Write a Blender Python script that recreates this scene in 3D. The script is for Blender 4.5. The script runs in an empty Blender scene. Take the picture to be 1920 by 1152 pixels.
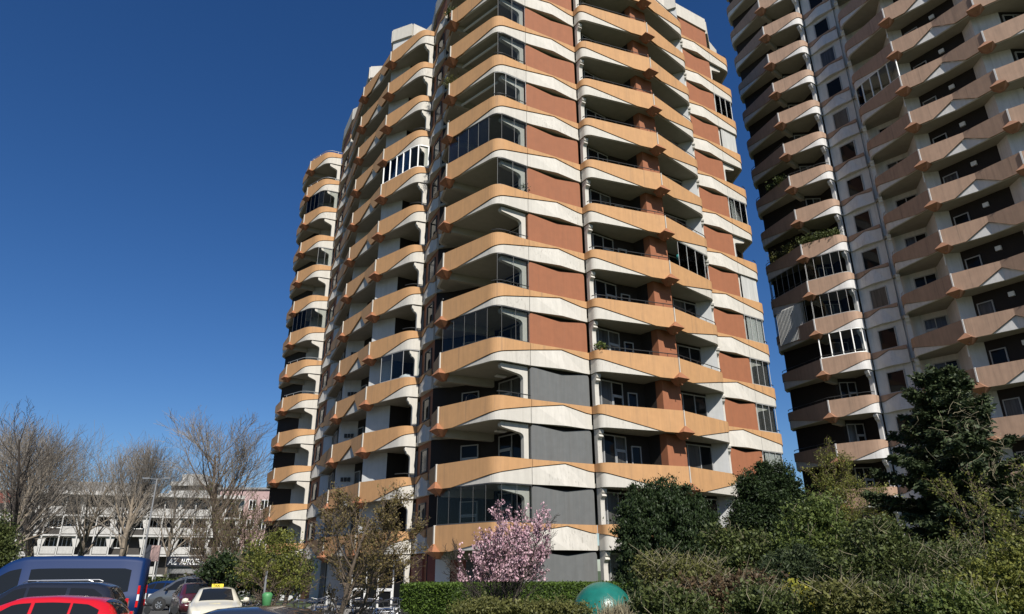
import bpy, math, random
import numpy as np
from mathutils import Matrix, Vector

R = math.radians
sc = bpy.context.scene
col = sc.collection

# ------------------------------------------------------------------ camera
CAMZ = 1.95
F_PX, PITCH, ROLL = 1283.4, R(21.088), R(-0.312)
cam_d = bpy.data.cameras.new('camera')
cam_d.sensor_width = 36.0
cam_d.lens = F_PX / 1920 * 36
cam_d.clip_end = 3000
cam = bpy.data.objects.new('camera', cam_d)
cam.matrix_world = Matrix.Translation((0, 0, CAMZ)) @ Matrix.Rotation(R(90) + PITCH, 4, 'X') @ Matrix.Rotation(ROLL, 4, 'Z')
col.objects.link(cam)
sc.camera = cam

# ------------------------------------------------------------------ sky + sun
SUN_EL, SUN_AZ = R(42), R(19)          # azimuth measured to the right of straight behind the camera
sdir = Vector((math.cos(SUN_EL) * math.sin(SUN_AZ), -math.cos(SUN_EL) * math.cos(SUN_AZ), math.sin(SUN_EL)))
w = bpy.data.worlds.new('World'); sc.world = w; w.use_nodes = True
nt = w.node_tree
sky = nt.nodes.new('ShaderNodeTexSky'); sky.sky_type = 'NISHITA'; sky.sun_disc = False
sky.sun_elevation = SUN_EL
sky.sun_rotation = math.atan2(sdir.x, sdir.y)
sky.altitude = 0; sky.air_density = 1.0; sky.dust_density = 0.3; sky.ozone_density = 6.0
hs = nt.nodes.new('ShaderNodeHueSaturation'); hs.inputs['Saturation'].default_value = 1.2; hs.inputs['Hue'].default_value = 0.508; hs.inputs['Value'].default_value = 1.0
nt.links.new(sky.outputs[0], hs.inputs['Color']); nt.links.new(hs.outputs[0], nt.nodes['Background'].inputs[0])
nt.nodes['Background'].inputs[1].default_value = 0.065
sun_d = bpy.data.lights.new('sun', 'SUN'); sun_d.energy = 5.0; sun_d.angle = R(0.55); sun_d.color = (1.0, 0.95, 0.87)
sun = bpy.data.objects.new('sun', sun_d); col.objects.link(sun)
sun.rotation_euler = (-sdir).to_track_quat('-Z', 'Y').to_euler()
sc.view_settings.view_transform = 'Standard'
sc.view_settings.look = 'None'
sc.view_settings.exposure = 0.47
sc.view_settings.gamma = 1.0

# ------------------------------------------------------------------ pixel helpers (photo pixel -> direction)
_c, _s = math.cos(PITCH), math.sin(PITCH)
def at(u, v, Y):
    a, b = u - 960, v - 576
    cr, sr = math.cos(ROLL), math.sin(ROLL)
    x = (a * cr + b * sr) / F_PX; y = -(-a * sr + b * cr) / F_PX
    d = (x, _c - _s * y, _s + _c * y)
    t = Y / d[1]
    return Vector((d[0] * t, Y, d[2] * t + CAMZ))
def gx(u, Y, v=1100):
    return at(u, v, Y).x

# ------------------------------------------------------------------ materials
MATS = {}
def nodes_of(name):
    m = bpy.data.materials.new(name); m.use_nodes = True
    n = m.node_tree; b = n.nodes['Principled BSDF']
    MATS[name] = m
    return m, n, b
def mat(name, c, rough=0.7, metal=0.0, var=0.0, scale=3.0, streak=0.0, bump=0.0, spec=0.5, coat=0.0, dirt=None, island=0.0, drip=0.0):
    m, n, b = nodes_of(name)
    b.inputs['Roughness'].default_value = rough
    b.inputs['Metallic'].default_value = metal
    b.inputs['Specular IOR Level'].default_value = spec
    if coat:
        b.inputs['Coat Weight'].default_value = coat; b.inputs['Coat Roughness'].default_value = 0.04
    L = n.links.new
    src = None
    rgb = n.nodes.new('ShaderNodeRGB'); rgb.outputs[0].default_value = (*c, 1); src = rgb.outputs[0]
    tc = n.nodes.new('ShaderNodeTexCoord')
    geo = n.nodes.new('ShaderNodeNewGeometry')
    def mul(a, fac_out, lo, hi):
        mr = n.nodes.new('ShaderNodeMapRange'); mr.inputs[1].default_value = 0.3; mr.inputs[2].default_value = 0.7
        mr.inputs[3].default_value = lo; mr.inputs[4].default_value = hi
        L(fac_out, mr.inputs[0])
        mx = n.nodes.new('ShaderNodeMix'); mx.data_type = 'RGBA'; mx.blend_type = 'MULTIPLY'; mx.inputs[0].default_value = 1
        L(a, mx.inputs[6]); L(mr.outputs[0], mx.inputs[7])
        return mx.outputs[2]
    if var:
        nz = n.nodes.new('ShaderNodeTexNoise'); nz.inputs['Scale'].default_value = scale; nz.inputs['Detail'].default_value = 6
        L(geo.outputs['Position'], nz.inputs['Vector'])
        src = mul(src, nz.outputs[0], 1 - var, 1 + var * .5)
    if streak:
        mp = n.nodes.new('ShaderNodeMapping'); mp.inputs['Scale'].default_value = (6.0, 6.0, 0.35)
        L(geo.outputs['Position'], mp.inputs['Vector'])
        nz = n.nodes.new('ShaderNodeTexNoise'); nz.inputs['Scale'].default_value = 1.0; nz.inputs['Detail'].default_value = 5; nz.inputs['Roughness'].default_value = .65
        L(mp.outputs[0], nz.inputs['Vector'])
        src = mul(src, nz.outputs[0], 1.04, 1 - streak)
    if drip:
        for sx, sz, lo, hi, st_ in ((5.0, .16, .57, .74, drip), (1.3, .3, .5, .75, drip*.5)):
            mp = n.nodes.new('ShaderNodeMapping'); mp.inputs['Scale'].default_value = (sx, sx, sz); mp.inputs['Location'].default_value = (sx*1.7, 3.1, .4)
            L(geo.outputs['Position'], mp.inputs['Vector'])
            nz = n.nodes.new('ShaderNodeTexNoise'); nz.inputs['Scale'].default_value = 1.4; nz.inputs['Detail'].default_value = 7; nz.inputs['Roughness'].default_value = .6
            L(mp.outputs[0], nz.inputs['Vector'])
            r1 = n.nodes.new('ShaderNodeMapRange'); r1.inputs[1].default_value = lo; r1.inputs[2].default_value = hi; r1.inputs[4].default_value = st_
            L(nz.outputs[0], r1.inputs[0])
            mx = n.nodes.new('ShaderNodeMix'); mx.data_type = 'RGBA'; mx.inputs[7].default_value = (.12, .09, .065, 1)
            L(r1.outputs[0], mx.inputs[0]); L(src, mx.inputs[6]); src = mx.outputs[2]
    if dirt:
        nz = n.nodes.new('ShaderNodeTexNoise'); nz.inputs['Scale'].default_value = 9; nz.inputs['Detail'].default_value = 8
        mp = n.nodes.new('ShaderNodeMapping'); mp.inputs['Scale'].default_value = (1.6, 1.6, .5)
        L(geo.outputs['Position'], mp.inputs['Vector']); L(mp.outputs[0], nz.inputs['Vector'])
        n2 = n.nodes.new('ShaderNodeTexNoise'); n2.inputs['Scale'].default_value = .45; n2.inputs['Detail'].default_value = 2
        L(geo.outputs['Position'], n2.inputs['Vector'])
        r1 = n.nodes.new('ShaderNodeMapRange'); r1.inputs[1].default_value = .56; r1.inputs[2].default_value = .66
        r2 = n.nodes.new('ShaderNodeMapRange'); r2.inputs[1].default_value = .56; r2.inputs[2].default_value = .64
        L(nz.outputs[0], r1.inputs[0]); L(n2.outputs[0], r2.inputs[0])
        mm = n.nodes.new('ShaderNodeMath'); mm.operation = 'MULTIPLY'; L(r1.outputs[0], mm.inputs[0]); L(r2.outputs[0], mm.inputs[1])
        m3 = n.nodes.new('ShaderNodeMath'); m3.operation = 'MULTIPLY'; m3.inputs[1].default_value = dirt; L(mm.outputs[0], m3.inputs[0])
        mx = n.nodes.new('ShaderNodeMix'); mx.data_type = 'RGBA'; mx.inputs[7].default_value = (.09, .075, .055, 1)
        L(m3.outputs[0], mx.inputs[0]); L(src, mx.inputs[6]); src = mx.outputs[2]
    if island:
        mr = n.nodes.new('ShaderNodeMapRange'); mr.inputs[3].default_value = 1 - island; mr.inputs[4].default_value = 1 + island
        L(geo.outputs['Random Per Island'], mr.inputs[0])
        mx = n.nodes.new('ShaderNodeMix'); mx.data_type = 'RGBA'; mx.blend_type = 'MULTIPLY'; mx.inputs[0].default_value = 1
        L(src, mx.inputs[6]); L(mr.outputs[0], mx.inputs[7]); src = mx.outputs[2]
    L(src, b.inputs['Base Color'])
    if bump:
        nz = n.nodes.new('ShaderNodeTexNoise'); nz.inputs['Scale'].default_value = 25; nz.inputs['Detail'].default_value = 5
        L(geo.outputs['Position'], nz.inputs['Vector'])
        bp = n.nodes.new('ShaderNodeBump'); bp.inputs['Strength'].default_value = bump; bp.inputs['Distance'].default_value = .02
        L(nz.outputs[0], bp.inputs['Height']); L(bp.outputs[0], b.inputs['Normal'])
    return m
def leafmat(name, c, c2=None, trans=.25, rough=.55):
    m, n, b = nodes_of(name)
    L = n.links.new
    geo = n.nodes.new('ShaderNodeNewGeometry')
    rp = n.nodes.new('ShaderNodeValToRGB'); c2 = c2 or tuple(x * .5 for x in c)
    rp.color_ramp.elements[0].color = (*c2, 1); rp.color_ramp.elements[1].color = (*c, 1)
    L(geo.outputs['Random Per Island'], rp.inputs[0])
    L(rp.outputs[0], b.inputs['Base Color'])
    b.inputs['Roughness'].default_value = rough; b.inputs['Specular IOR Level'].default_value = .25
    tr = n.nodes.new('ShaderNodeBsdfTranslucent'); L(rp.outputs[0], tr.inputs[0])
    mx = n.nodes.new('ShaderNodeMixShader'); mx.inputs[0].default_value = trans
    L(b.outputs[0], mx.inputs[1]); L(tr.outputs[0], mx.inputs[2])
    L(mx.outputs[0], n.nodes['Material Output'].inputs[0])
    return m
def glassmat(name, tint, refl=1.5, clear=True):
    m, n, b = nodes_of(name)
    if not clear:
        b.inputs['Base Color'].default_value = (*tint, 1); b.inputs['Roughness'].default_value = .03; b.inputs['IOR'].default_value = refl
        return m
    L = n.links.new
    t = n.nodes.new('ShaderNodeBsdfTransparent'); t.inputs[0].default_value = (*tint, 1)
    g = n.nodes.new('ShaderNodeBsdfGlossy'); g.inputs['Roughness'].default_value = .02
    fr = n.nodes.new('ShaderNodeFresnel'); fr.inputs[0].default_value = refl
    mx = n.nodes.new('ShaderNodeMixShader'); L(fr.outputs[0], mx.inputs[0]); L(t.outputs[0], mx.inputs[1]); L(g.outputs[0], mx.inputs[2])
    L(mx.outputs[0], n.nodes['Material Output'].inputs[0])
    return m

mat('tan', (.435, .24, .105), .8, var=.06, streak=.10, bump=.15, drip=.38)
mat('white', (.48, .455, .405), .75, var=.05, streak=.10, bump=.12, dirt=.35, drip=.15)
mat('brown', (.257, .094, .042), .8, var=.07, streak=.08, bump=.15, drip=.12)
mat('greypanel', (.112, .116, .115), .8, var=.08, streak=.14, bump=.15, drip=.2)
mat('rust', (.27, .11, .05), .75, var=.15, scale=4, bump=.2)
mat('soffit', (.27, .252, .205), .85, var=.08)
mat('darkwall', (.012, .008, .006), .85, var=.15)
mat('partition', (.46, .465, .46), .8, var=.06, streak=.08)
mat('rtan', (.365, .24, .168), .8, var=.08, streak=.18, bump=.15, drip=.55)
mat('rwhite', (.56, .55, .54), .8, var=.06, streak=.12, bump=.12, drip=.3)
mat('rrust', (.26, .13, .075), .75, var=.15)
mat('frame', (.30, .30, .295), .5)
mat('frame_white', (.7, .7, .68), .5)
mat('frame_dark', (.05, .05, .05), .5)
mat('rail', (.06, .06, .06), .45, metal=.6)
mat('rail_light', (.45, .46, .46), .4, metal=.7)
mat('black0', (.012, .012, .012), .6)
mat('curtain', (.45, .45, .43), .9, streak=.25)
mat('shutter', (.5, .5, .49), .6)
glassmat('glass', (.86, .88, .88), 1.17)
mat('winglass2', (.085, .083, .078), .25, streak=.7, spec=.4)
glassmat('winglass', (.01, .011, .012), 1.22, clear=False)
mat('asphalt', (.055, .053, .05), .9, var=.25, scale=2, bump=.4)
mat('lawn', (.05, .075, .02), .95, var=.35, scale=3, bump=.6)
mat('paving', (.2, .19, .175), .9, var=.2, scale=5, bump=.3)

# ------------------------------------------------------------------ mesh builder
def nrm(a):
    l = math.hypot(*a) or 1.0
    return tuple(x / l for x in a)
class MB:
    def __init__(s): s.v = []; s.f = []; s.m = []
    def add(s, vs, fs, mi=0):
        o = len(s.v); s.v += [tuple(p) for p in vs]
        for f in fs: s.f.append(tuple(i + o for i in f)); s.m.append(mi)
        return s
    def box(s, c, d, rz=0.0, mi=0, tilt=None):
        x, y, z = (k / 2 for k in d); ca, sa = math.cos(rz), math.sin(rz)
        vs = []
        for sx, sy, sz in ((-1,-1,-1),(1,-1,-1),(1,1,-1),(-1,1,-1),(-1,-1,1),(1,-1,1),(1,1,1),(-1,1,1)):
            p = Vector((sx*x, sy*y, sz*z))
            if tilt is not None: p = tilt @ p
            vs.append((c[0] + p.x*ca - p.y*sa, c[1] + p.x*sa + p.y*ca, c[2] + p.z))
        return s.add(vs, [(0,3,2,1),(4,5,6,7),(0,1,5,4),(1,2,6,5),(2,3,7,6),(3,0,4,7)], mi)
    def seg(s, a, b, th, z0, z1, off=0.0, mi=0):
        """vertical wall slab along plan segment a-b; th thickness going inward (left of a->b), off outward shift"""
        dx, dy = nrm((b[0]-a[0], b[1]-a[1])); n = (dy, -dx)     # outward (towards viewer when a is left of b)
        p = []
        for q in (a, b):
            p.append((q[0]+n[0]*off, q[1]+n[1]*off)); 
        i = [(q[0]-n[0]*th, q[1]-n[1]*th) for q in p]
        vs = [(*p[0], z0), (*p[1], z0), (*i[1], z0), (*i[0], z0), (*p[0], z1), (*p[1], z1), (*i[1], z1), (*i[0], z1)]
        return s.add(vs, [(0,3,2,1),(4,5,6,7),(0,1,5,4),(1,2,6,5),(2,3,7,6),(3,0,4,7)], mi)
    def prism(s, poly, z0, z1, mi=0):
        n = len(poly)
        vs = [(p[0], p[1], z0) for p in poly] + [(p[0], p[1], z1) for p in poly]
        fs = [tuple(range(n-1, -1, -1)), tuple(range(n, 2*n))] + [(i, (i+1) % n, n + (i+1) % n, n+i) for i in range(n)]
        return s.add(vs, fs, mi)
    def tube(s, pts, rad, n=6, mi=0, cap=True):
        P = [Vector(p) for p in pts]; k = len(P)
        if not hasattr(rad, '__len__'): rad = [rad]*k
        o = len(s.v); ref = None
        for i, p in enumerate(P):
            t = (P[min(i+1, k-1)] - P[max(i-1, 0)])
            if t.length < 1e-9: t = Vector((0,0,1))
            t.normalize()
            if ref is None: ref = t.orthogonal().normalized()
            ref = (ref - t * ref.dot(t)); 
            if ref.length < 1e-6: ref = t.orthogonal()
            ref.normalize(); bi = t.cross(ref)
            for j in range(n):
                a = 2*math.pi*j/n
                q = p + (ref*math.cos(a) + bi*math.sin(a))*rad[i]
                s.v.append((q.x, q.y, q.z))
        for i in range(k-1):
            for j in range(n):
                s.f.append((o+i*n+j, o+i*n+(j+1) % n, o+(i+1)*n+(j+1) % n, o+(i+1)*n+j)); s.m.append(mi)
        if cap:
            s.f.append(tuple(o+j for j in range(n-1, -1, -1))); s.m.append(mi)
            s.f.append(tuple(o+(k-1)*n+j for j in range(n))); s.m.append(mi)
        return s
    def lathe(s, prof, c, n=24, mi=0, axis='Z'):
        o = len(s.v); k = len(prof)
        for r, h in prof:
            for j in range(n):
                a = 2*math.pi*j/n; x, y, z = r*math.cos(a), r*math.sin(a), h
                if axis == 'Y': x, y, z = x, z, y
                if axis == 'X': x, y, z = z, x, y
                s.v.append((c[0]+x, c[1]+y, c[2]+z))
        for i in range(k-1):
            for j in range(n):
                s.f.append((o+i*n+j, o+i*n+(j+1) % n, o+(i+1)*n+(j+1) % n, o+(i+1)*n+j)); s.m.append(mi)
        return s
    def mesh(s, name, mats, smooth=False):
        me = bpy.data.meshes.new(name); me.from_pydata(s.v, [], s.f)
        for m in (mats if isinstance(mats, (list, tuple)) else [mats]): me.materials.append(MATS[m])
        if any(s.m): me.polygons.foreach_set('material_index', s.m)
        if smooth: me.polygons.foreach_set('use_smooth', [True]*len(s.f))
        me.update()
        return me
    def build(s, name, mats, parent=None, smooth=False, loc=(0,0,0)):
        return link(name, s.mesh(name, mats, smooth), parent, loc)
def link(name, me, parent=None, loc=(0,0,0), rz=0.0):
    o = bpy.data.objects.new(name, me); col.objects.link(o); o.location = loc
    if rz: o.rotation_euler = (0, 0, rz)
    if parent is not None: o.parent = parent
    return o
def thing(name, label, cat, loc=(0,0,0), rz=0.0, group=None):
    o = bpy.data.objects.new(name, None); col.objects.link(o); o.location = loc; o.rotation_euler = (0,0,rz)
    o.empty_display_size = .3
    return tag(o, label, cat, group)
def tag(o, label, cat, group=None):
    o['label'] = label; o['category'] = cat
    if group: o['group'] = group
    return o
def struct(o): o['kind'] = 'structure'; return o
def stuff(o): o['kind'] = 'stuff'; return o
def copy_tree(o, parent=None):
    c = o.copy(); col.objects.link(c); c.parent = parent
    for ch in [x for x in o.children]: copy_tree(ch, c)
    return c
def quads_mesh(name, V, mats, n=4, mi=None):
    """V: (N, n, 3) numpy array of separate polygons"""
    N = V.shape[0]; me = bpy.data.meshes.new(name)
    me.vertices.add(N*n); me.vertices.foreach_set('co', V.reshape(-1).astype(np.float32))
    me.loops.add(N*n); me.loops.foreach_set('vertex_index', np.arange(N*n, dtype=np.int32))
    me.polygons.add(N); me.polygons.foreach_set('loop_start', np.arange(0, N*n, n, dtype=np.int32))
    for m in (mats if isinstance(mats, (list, tuple)) else [mats]): me.materials.append(MATS[m])
    if mi is not None: me.polygons.foreach_set('material_index', mi.astype(np.int32))
    me.update(calc_edges=True); me.validate()
    return me

#%%STRUCTURE
# ------------------------------------------------------------------ ground
struct(MB().prism([(-1500,-200),(1500,-200),(1500,2500),(-1500,2500)], -.3, 0.0).build('ground', 'lawn'))
struct(MB().prism([(-60,6),(-9.5,6),(-9.5,30),(-14,47),(-30,62),(-75,70),(-95,40)], 0.002, .006).build('parking_lot', 'asphalt'))
struct(MB().prism([(-9.4,14),(-3.2,20),(-3.0,36.5),(-5.0,40),(-9.6,44),(-12.5,47),(-9.4,30)], .006, .1).build('entrance_path', 'paving'))
struct(MB().prism([(-140,72),(60,80),(60,92),(-140,84)], .004, .008).build('road', 'asphalt'))

# ------------------------------------------------------------------ towers
H = 2.8
BH = 1.12       # parapet height
def lerp(a, b, t): return (a[0]+(b[0]-a[0])*t, a[1]+(b[1]-a[1])*t)
def path(points, seg=8):
    """points: (x, y, frac, radius, bulge) -> dense samples with rounded corners: (x, y, frac, bulge)"""
    out = []
    n = len(points)
    for i, p in enumerate(points):
        x, y, fr = p[:3]; r = p[3] if len(p) > 3 else 0; bu = p[4] if len(p) > 4 else 0
        if r and 0 < i < n-1:
            a, b = points[i-1], points[i+1]
            la = math.hypot(a[0]-x, a[1]-y); lb = math.hypot(b[0]-x, b[1]-y)
            da, db = min(r, la*.48), min(r, lb*.48)
            q0 = tuple(p0 + (q-p0)*da/la for p0, q in zip((x, y, fr, bu), (a[0], a[1], a[2], a[4] if len(a) > 4 else 0)))
            q2 = tuple(p0 + (q-p0)*db/lb for p0, q in zip((x, y, fr, bu), (b[0], b[1], b[2], b[4] if len(b) > 4 else 0)))
            for k in range(seg+1):
                t = k/seg
                e = [(1-t)**2*u0 + 2*t*(1-t)*u1 + t*t*u2 for u0, u1, u2 in zip(q0, (x, y, fr, bu), q2)]
                lin = q0[2]+(fr-q0[2])*2*t if t < .5 else fr+(q2[2]-fr)*(2*t-1)
                e[2] = .35*e[2]+.65*lin; out.append(tuple(e))
        else:
            out.append((x, y, fr, bu))
    return out
def normals(S):
    N = []
    for i in range(len(S)):
        def sn(a, b):
            d = nrm((b[0]-a[0], b[1]-a[1])); return (d[1], -d[0])
        n1 = sn(S[i-1], S[i]) if i > 0 else None
        n2 = sn(S[i], S[i+1]) if i < len(S)-1 else None
        if n1 and n2:
            n = nrm((n1[0]+n2[0], n1[1]+n2[1])); c = max(.5, n[0]*n1[0]+n[1]*n1[1]); n = (n[0]/c, n[1]/c)
        else: n = n1 or n2
        N.append(n)
    return N
def band_strip(mb, S, N, o_top, o_bot, i_off, zt, zb, mi=0):
    """closed strip; zt/zb/o_* lists per sample"""
    o = len(mb.v); k = len(S)
    for i, (s_, n_) in enumerate(zip(S, N)):
        mb.v += [(s_[0]+n_[0]*o_top[i], s_[1]+n_[1]*o_top[i], zt[i]), (s_[0]+n_[0]*o_bot[i], s_[1]+n_[1]*o_bot[i], zb[i]),
                 (s_[0]+n_[0]*i_off, s_[1]+n_[1]*i_off, zb[i]), (s_[0]+n_[0]*i_off, s_[1]+n_[1]*i_off, zt[i])]
    for i in range(k-1):
        a, b = o+4*i, o+4*(i+1)
        if abs(zt[i]-zb[i]) < .012 and abs(zt[i+1]-zb[i+1]) < .012: continue
        for j in range(4):
            j2 = (j+1) % 4
            mb.f.append((a+j, a+j2, b+j2, b+j)); mb.m.append(mi)
    for e in (o, o+4*(k-1)):
        mb.f.append((e, e+1, e+2, e+3)); mb.m.append(mi)
def parapet_meshes(name, points, tanm, whitem, rec=.045, trim=(0.0, 0.0)):
    S = path(points)
    if trim[0] or trim[1]:
        def cut(a, b, d):
            l = math.hypot(b[0]-a[0], b[1]-a[1]); t = d/l
            return tuple(p+(q-p)*t for p, q in zip(a, b))
        if trim[0]: S[0] = cut(S[0], S[1], trim[0])
        if trim[1]: S[-1] = cut(S[-1], S[-2], trim[1])
    # refine straight runs so that the fraction lines stay straight
    N = normals(S); k = len(S)
    z_div = [-(s_[2]*BH) - (.025 if s_[2] > .985 else 0) for s_ in S]
    tan = MB(); band_strip(tan, S, N, [0]*k, [0]*k, -.07, [0]*k, z_div)
    wh = MB()
    wt = [max(-BH, zd-.036) if s_[2] <= .985 else -BH for zd, s_ in zip(z_div, S)]
    band_strip(wh, S, N, [-rec]*k, [s_[3]-rec for s_ in S], -.09-rec, wt, [-BH]*k)
    core = [max(-.09-rec, -.2)]*k
    band_strip(wh, S, N, [c-.001 for c in core], [c-.001 for c in core], core[0]-.05, [-.04]*k, [-BH+.004]*k)
    return tan.mesh(name, tanm), wh.mesh('white_band', whitem), S, N
def spout_mesh(D, out, lat, m):
    mb = MB()
    def P(l, o, z): return (D[0]+lat[0]*l+out[0]*o, D[1]+lat[1]*l+out[1]*o, z)
    A = P(0, .03, -.77)
    v = [A, P(-.41, .27, -1.15), P(.41, .27, -1.15), P(.41, -.35, -1.15), P(-.41, -.35, -1.15),
         P(-.13, -.14, -1.44), P(.13, -.14, -1.44), P(.13, -.3, -1.44), P(-.13, -.3, -1.44), P(0, -.3, -.77)]
    mb.add(v, [(0,1,2), (0,2,3,9), (0,9,4,1), (9,3,4), (1,5,6,2), (2,6,7,3), (3,7,8,4), (4,8,5,1), (5,8,7,6)])
    mb.tube([P(.06, -.05, -1.36), P(.06, .06, -1.46)], .03, 6)
    return mb.mesh('drain_spout', m)
def profile_mesh(name, a, b, prof, th, inset, m):
    """vertical plate in the plane a->b, prof = (u along, z); set 'inset' inward, thickness th"""
    dx, dy = nrm((b[0]-a[0], b[1]-a[1])); n = (dy, -dx); mb = MB(); k = len(prof)
    vs = []
    for o in (-inset, -inset-th):
        vs += [(a[0]+dx*u+n[0]*o, a[1]+dy*u+n[1]*o, z) for u, z in prof]
    mb.add(vs, [tuple(range(k)), tuple(range(2*k-1, k-1, -1))] + [(i, k+i, k+(i+1) % k, (i+1) % k) for i in range(k)])
    return mb.mesh(name, m)
def bracket_prof(L, pil=.26):
    """cantilever bracket: pilaster + rounded arm of length L (u grows from the seam)"""
    zc = -BH-.03; zb = -H
    p = [(0, zc), (L-.05, zc), (L, zc-.09), (L-.03, zc-.2), (L-.1, zc-.25)]
    e = pil+.2
    for k in range(6):
        t = k/5
        p.append(((1-t)**2*e + 2*t*(1-t)*pil + t*t*pil, (1-t)**2*(zc-.30-.12*min(1, L)) + 2*t*(1-t)*(zc-.36-.12*min(1, L)) + t*t*(zc-.65)))
    p += [(pil, zb), (0, zb)]
    return p
def cut_panel(name, a, b, m, inset=.12):
    """wall panel under a band: rounded top corners and a dip in the middle of its top edge"""
    L = math.hypot(b[0]-a[0], b[1]-a[1]); zt = -BH-.02; zb = -H-.25
    prof = [(0.02, zb), (.02, zt-.22)]
    for k in range(1, 5): t = k/4*math.pi/2; prof.append((.02+.16*(1-math.cos(t)), zt-.22+.2*math.sin(t)))
    for k in range(1, 12):
        t = k/12; prof.append((.18+(L-.36)*t, zt-.02-.17*math.sin(math.pi*t)**1.5))
    for k in range(0, 4): t = (1-k/4)*math.pi/2; prof.append((L-.02-.16*(1-math.cos(t)), zt-.22+.2*math.sin(t)))
    prof += [(L-.02, zt-.22), (L-.02, zb)]
    return profile_mesh(name, a, b, prof[::-1], .14, inset, m)
def rail_mesh(S, N, i0, i1, m, up=.2):
    mb = MB(); pts = [(S[i][0]-N[i][0]*.06, S[i][1]-N[i][1]*.06) for i in range(i0, i1+1)]
    mb.tube([(x, y, up) for x, y in pts], .024, 6)
    # posts each ~1 m
    for a, b in zip(pts[:-1], pts[1:]):
        l = math.hypot(b[0]-a[0], b[1]-a[1])
        for k in range(max(1, int(l))):
            q = lerp(a, b, (k+.5)/max(1, int(l)))
            if l > .25: mb.tube([(q[0], q[1], 0), (q[0], q[1], up)], .014, 5)
    return mb.mesh('railing', m)
CURT = {}
def window_meshes(a, b, z0, z1, cols, off=.03, fm='frame', transom=None, fw=.055):
    """frame mesh + pane meshes on the wall a-b (a left of b as seen from outside)"""
    fr = MB(); panes = []
    L = math.hypot(b[0]-a[0], b[1]-a[1]); d = nrm((b[0]-a[0], b[1]-a[1])); n = (d[1], -d[0])
    us = [0]; tot = sum(cols)
    for c in cols: us.append(us[-1]+c/tot*L)
    def bx(mb, u0, u1, za, zb, o0, o1):
        vs = []
        for z in (za, zb):
            for u, o in ((u0, o1), (u1, o1), (u1, o0), (u0, o0)):
                vs.append((a[0]+d[0]*u+n[0]*o, a[1]+d[1]*u+n[1]*o, z))
        mb.add(vs, [(0,3,2,1),(4,5,6,7),(0,1,5,4),(1,2,6,5),(2,3,7,6),(3,0,4,7)])
    for i, u in enumerate(us):
        lo = 0 if i == 0 else -fw/2; hi = fw if i == 0 else (0 if i == len(us)-1 else fw/2)
        if i == len(us)-1: lo = -fw
        bx(fr, u+lo, u+hi, z0, z1, off-.04, off+.05)
    bx(fr, 0, L, z0, z0+fw, off-.035, off+.045); bx(fr, 0, L, z1-fw, z1, off-.035, off+.045)
    for i in range(len(cols)):
        t = transom[i] if transom else None
        p = MB(); bx(p, us[i]+.02, us[i+1]-.02, z0+.03, z1-.03, off-.01, off+.004); p2 = p.mesh('pane', 'winglass2'); panes.append(p.mesh('pane', 'winglass')); CURT[panes[-1].name] = p2
        if t: bx(fr, us[i], us[i+1], z0+(z1-z0)*t-.04, z0+(z1-z0)*t+.04, off-.03, off+.04)
        if t:   # inner sash of a door/vent
            u0, u1 = us[i]+fw*.6, us[i+1]-fw*.6; zt = z0+(z1-z0)*t
            bx(fr, u0, u0+.05, z0+.05, zt, off, off+.07); bx(fr, u1-.05, u1, z0+.05, zt, off, off+.07)
            bx(fr, u0, u1, zt-.1, zt-.05, off, off+.07)
    return fr.mesh('window', fm), panes
def screen_meshes(S, N, i0, i1, zt, pane_w, fm, fw=.02, inset=.08, curtain=None):
    """glazed screen between parapet and soffit along samples i0..i1"""
    pts = [(S[i][0]-N[i][0]*inset, S[i][1]-N[i][1]*inset) for i in range(i0, i1+1)]
    cum = [0]
    for a, b in zip(pts[:-1], pts[1:]): cum.append(cum[-1]+math.hypot(b[0]-a[0], b[1]-a[1]))
    def pt(u):
        for i in range(len(cum)-1):
            if u <= cum[i+1]+1e-6: return lerp(pts[i], pts[i+1], (u-cum[i])/max(1e-6, cum[i+1]-cum[i]))
        return pts[-1]
    n = max(1, round(cum[-1]/pane_w)); fr = MB(); panes = []
    for k in range(n+1):
        p = pt(cum[-1]*k/n); fr.tube([(p[0], p[1], .0), (p[0], p[1], zt)], fw, 4)
    fr.tube([(p[0], p[1], .03) for p in pts], max(.03, fw), 4); fr.tube([(p[0], p[1], zt-.03) for p in pts], max(.03, fw), 4)
    for k in range(n):
        a, b = pt(cum[-1]*k/n), pt(cum[-1]*(k+1)/n); p = MB(); p.seg(a, b, .012, .04, zt-.04); panes.append(p.mesh('pane', 'glass'))
    return fr.mesh('glazed_screen', fm), panes

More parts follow.
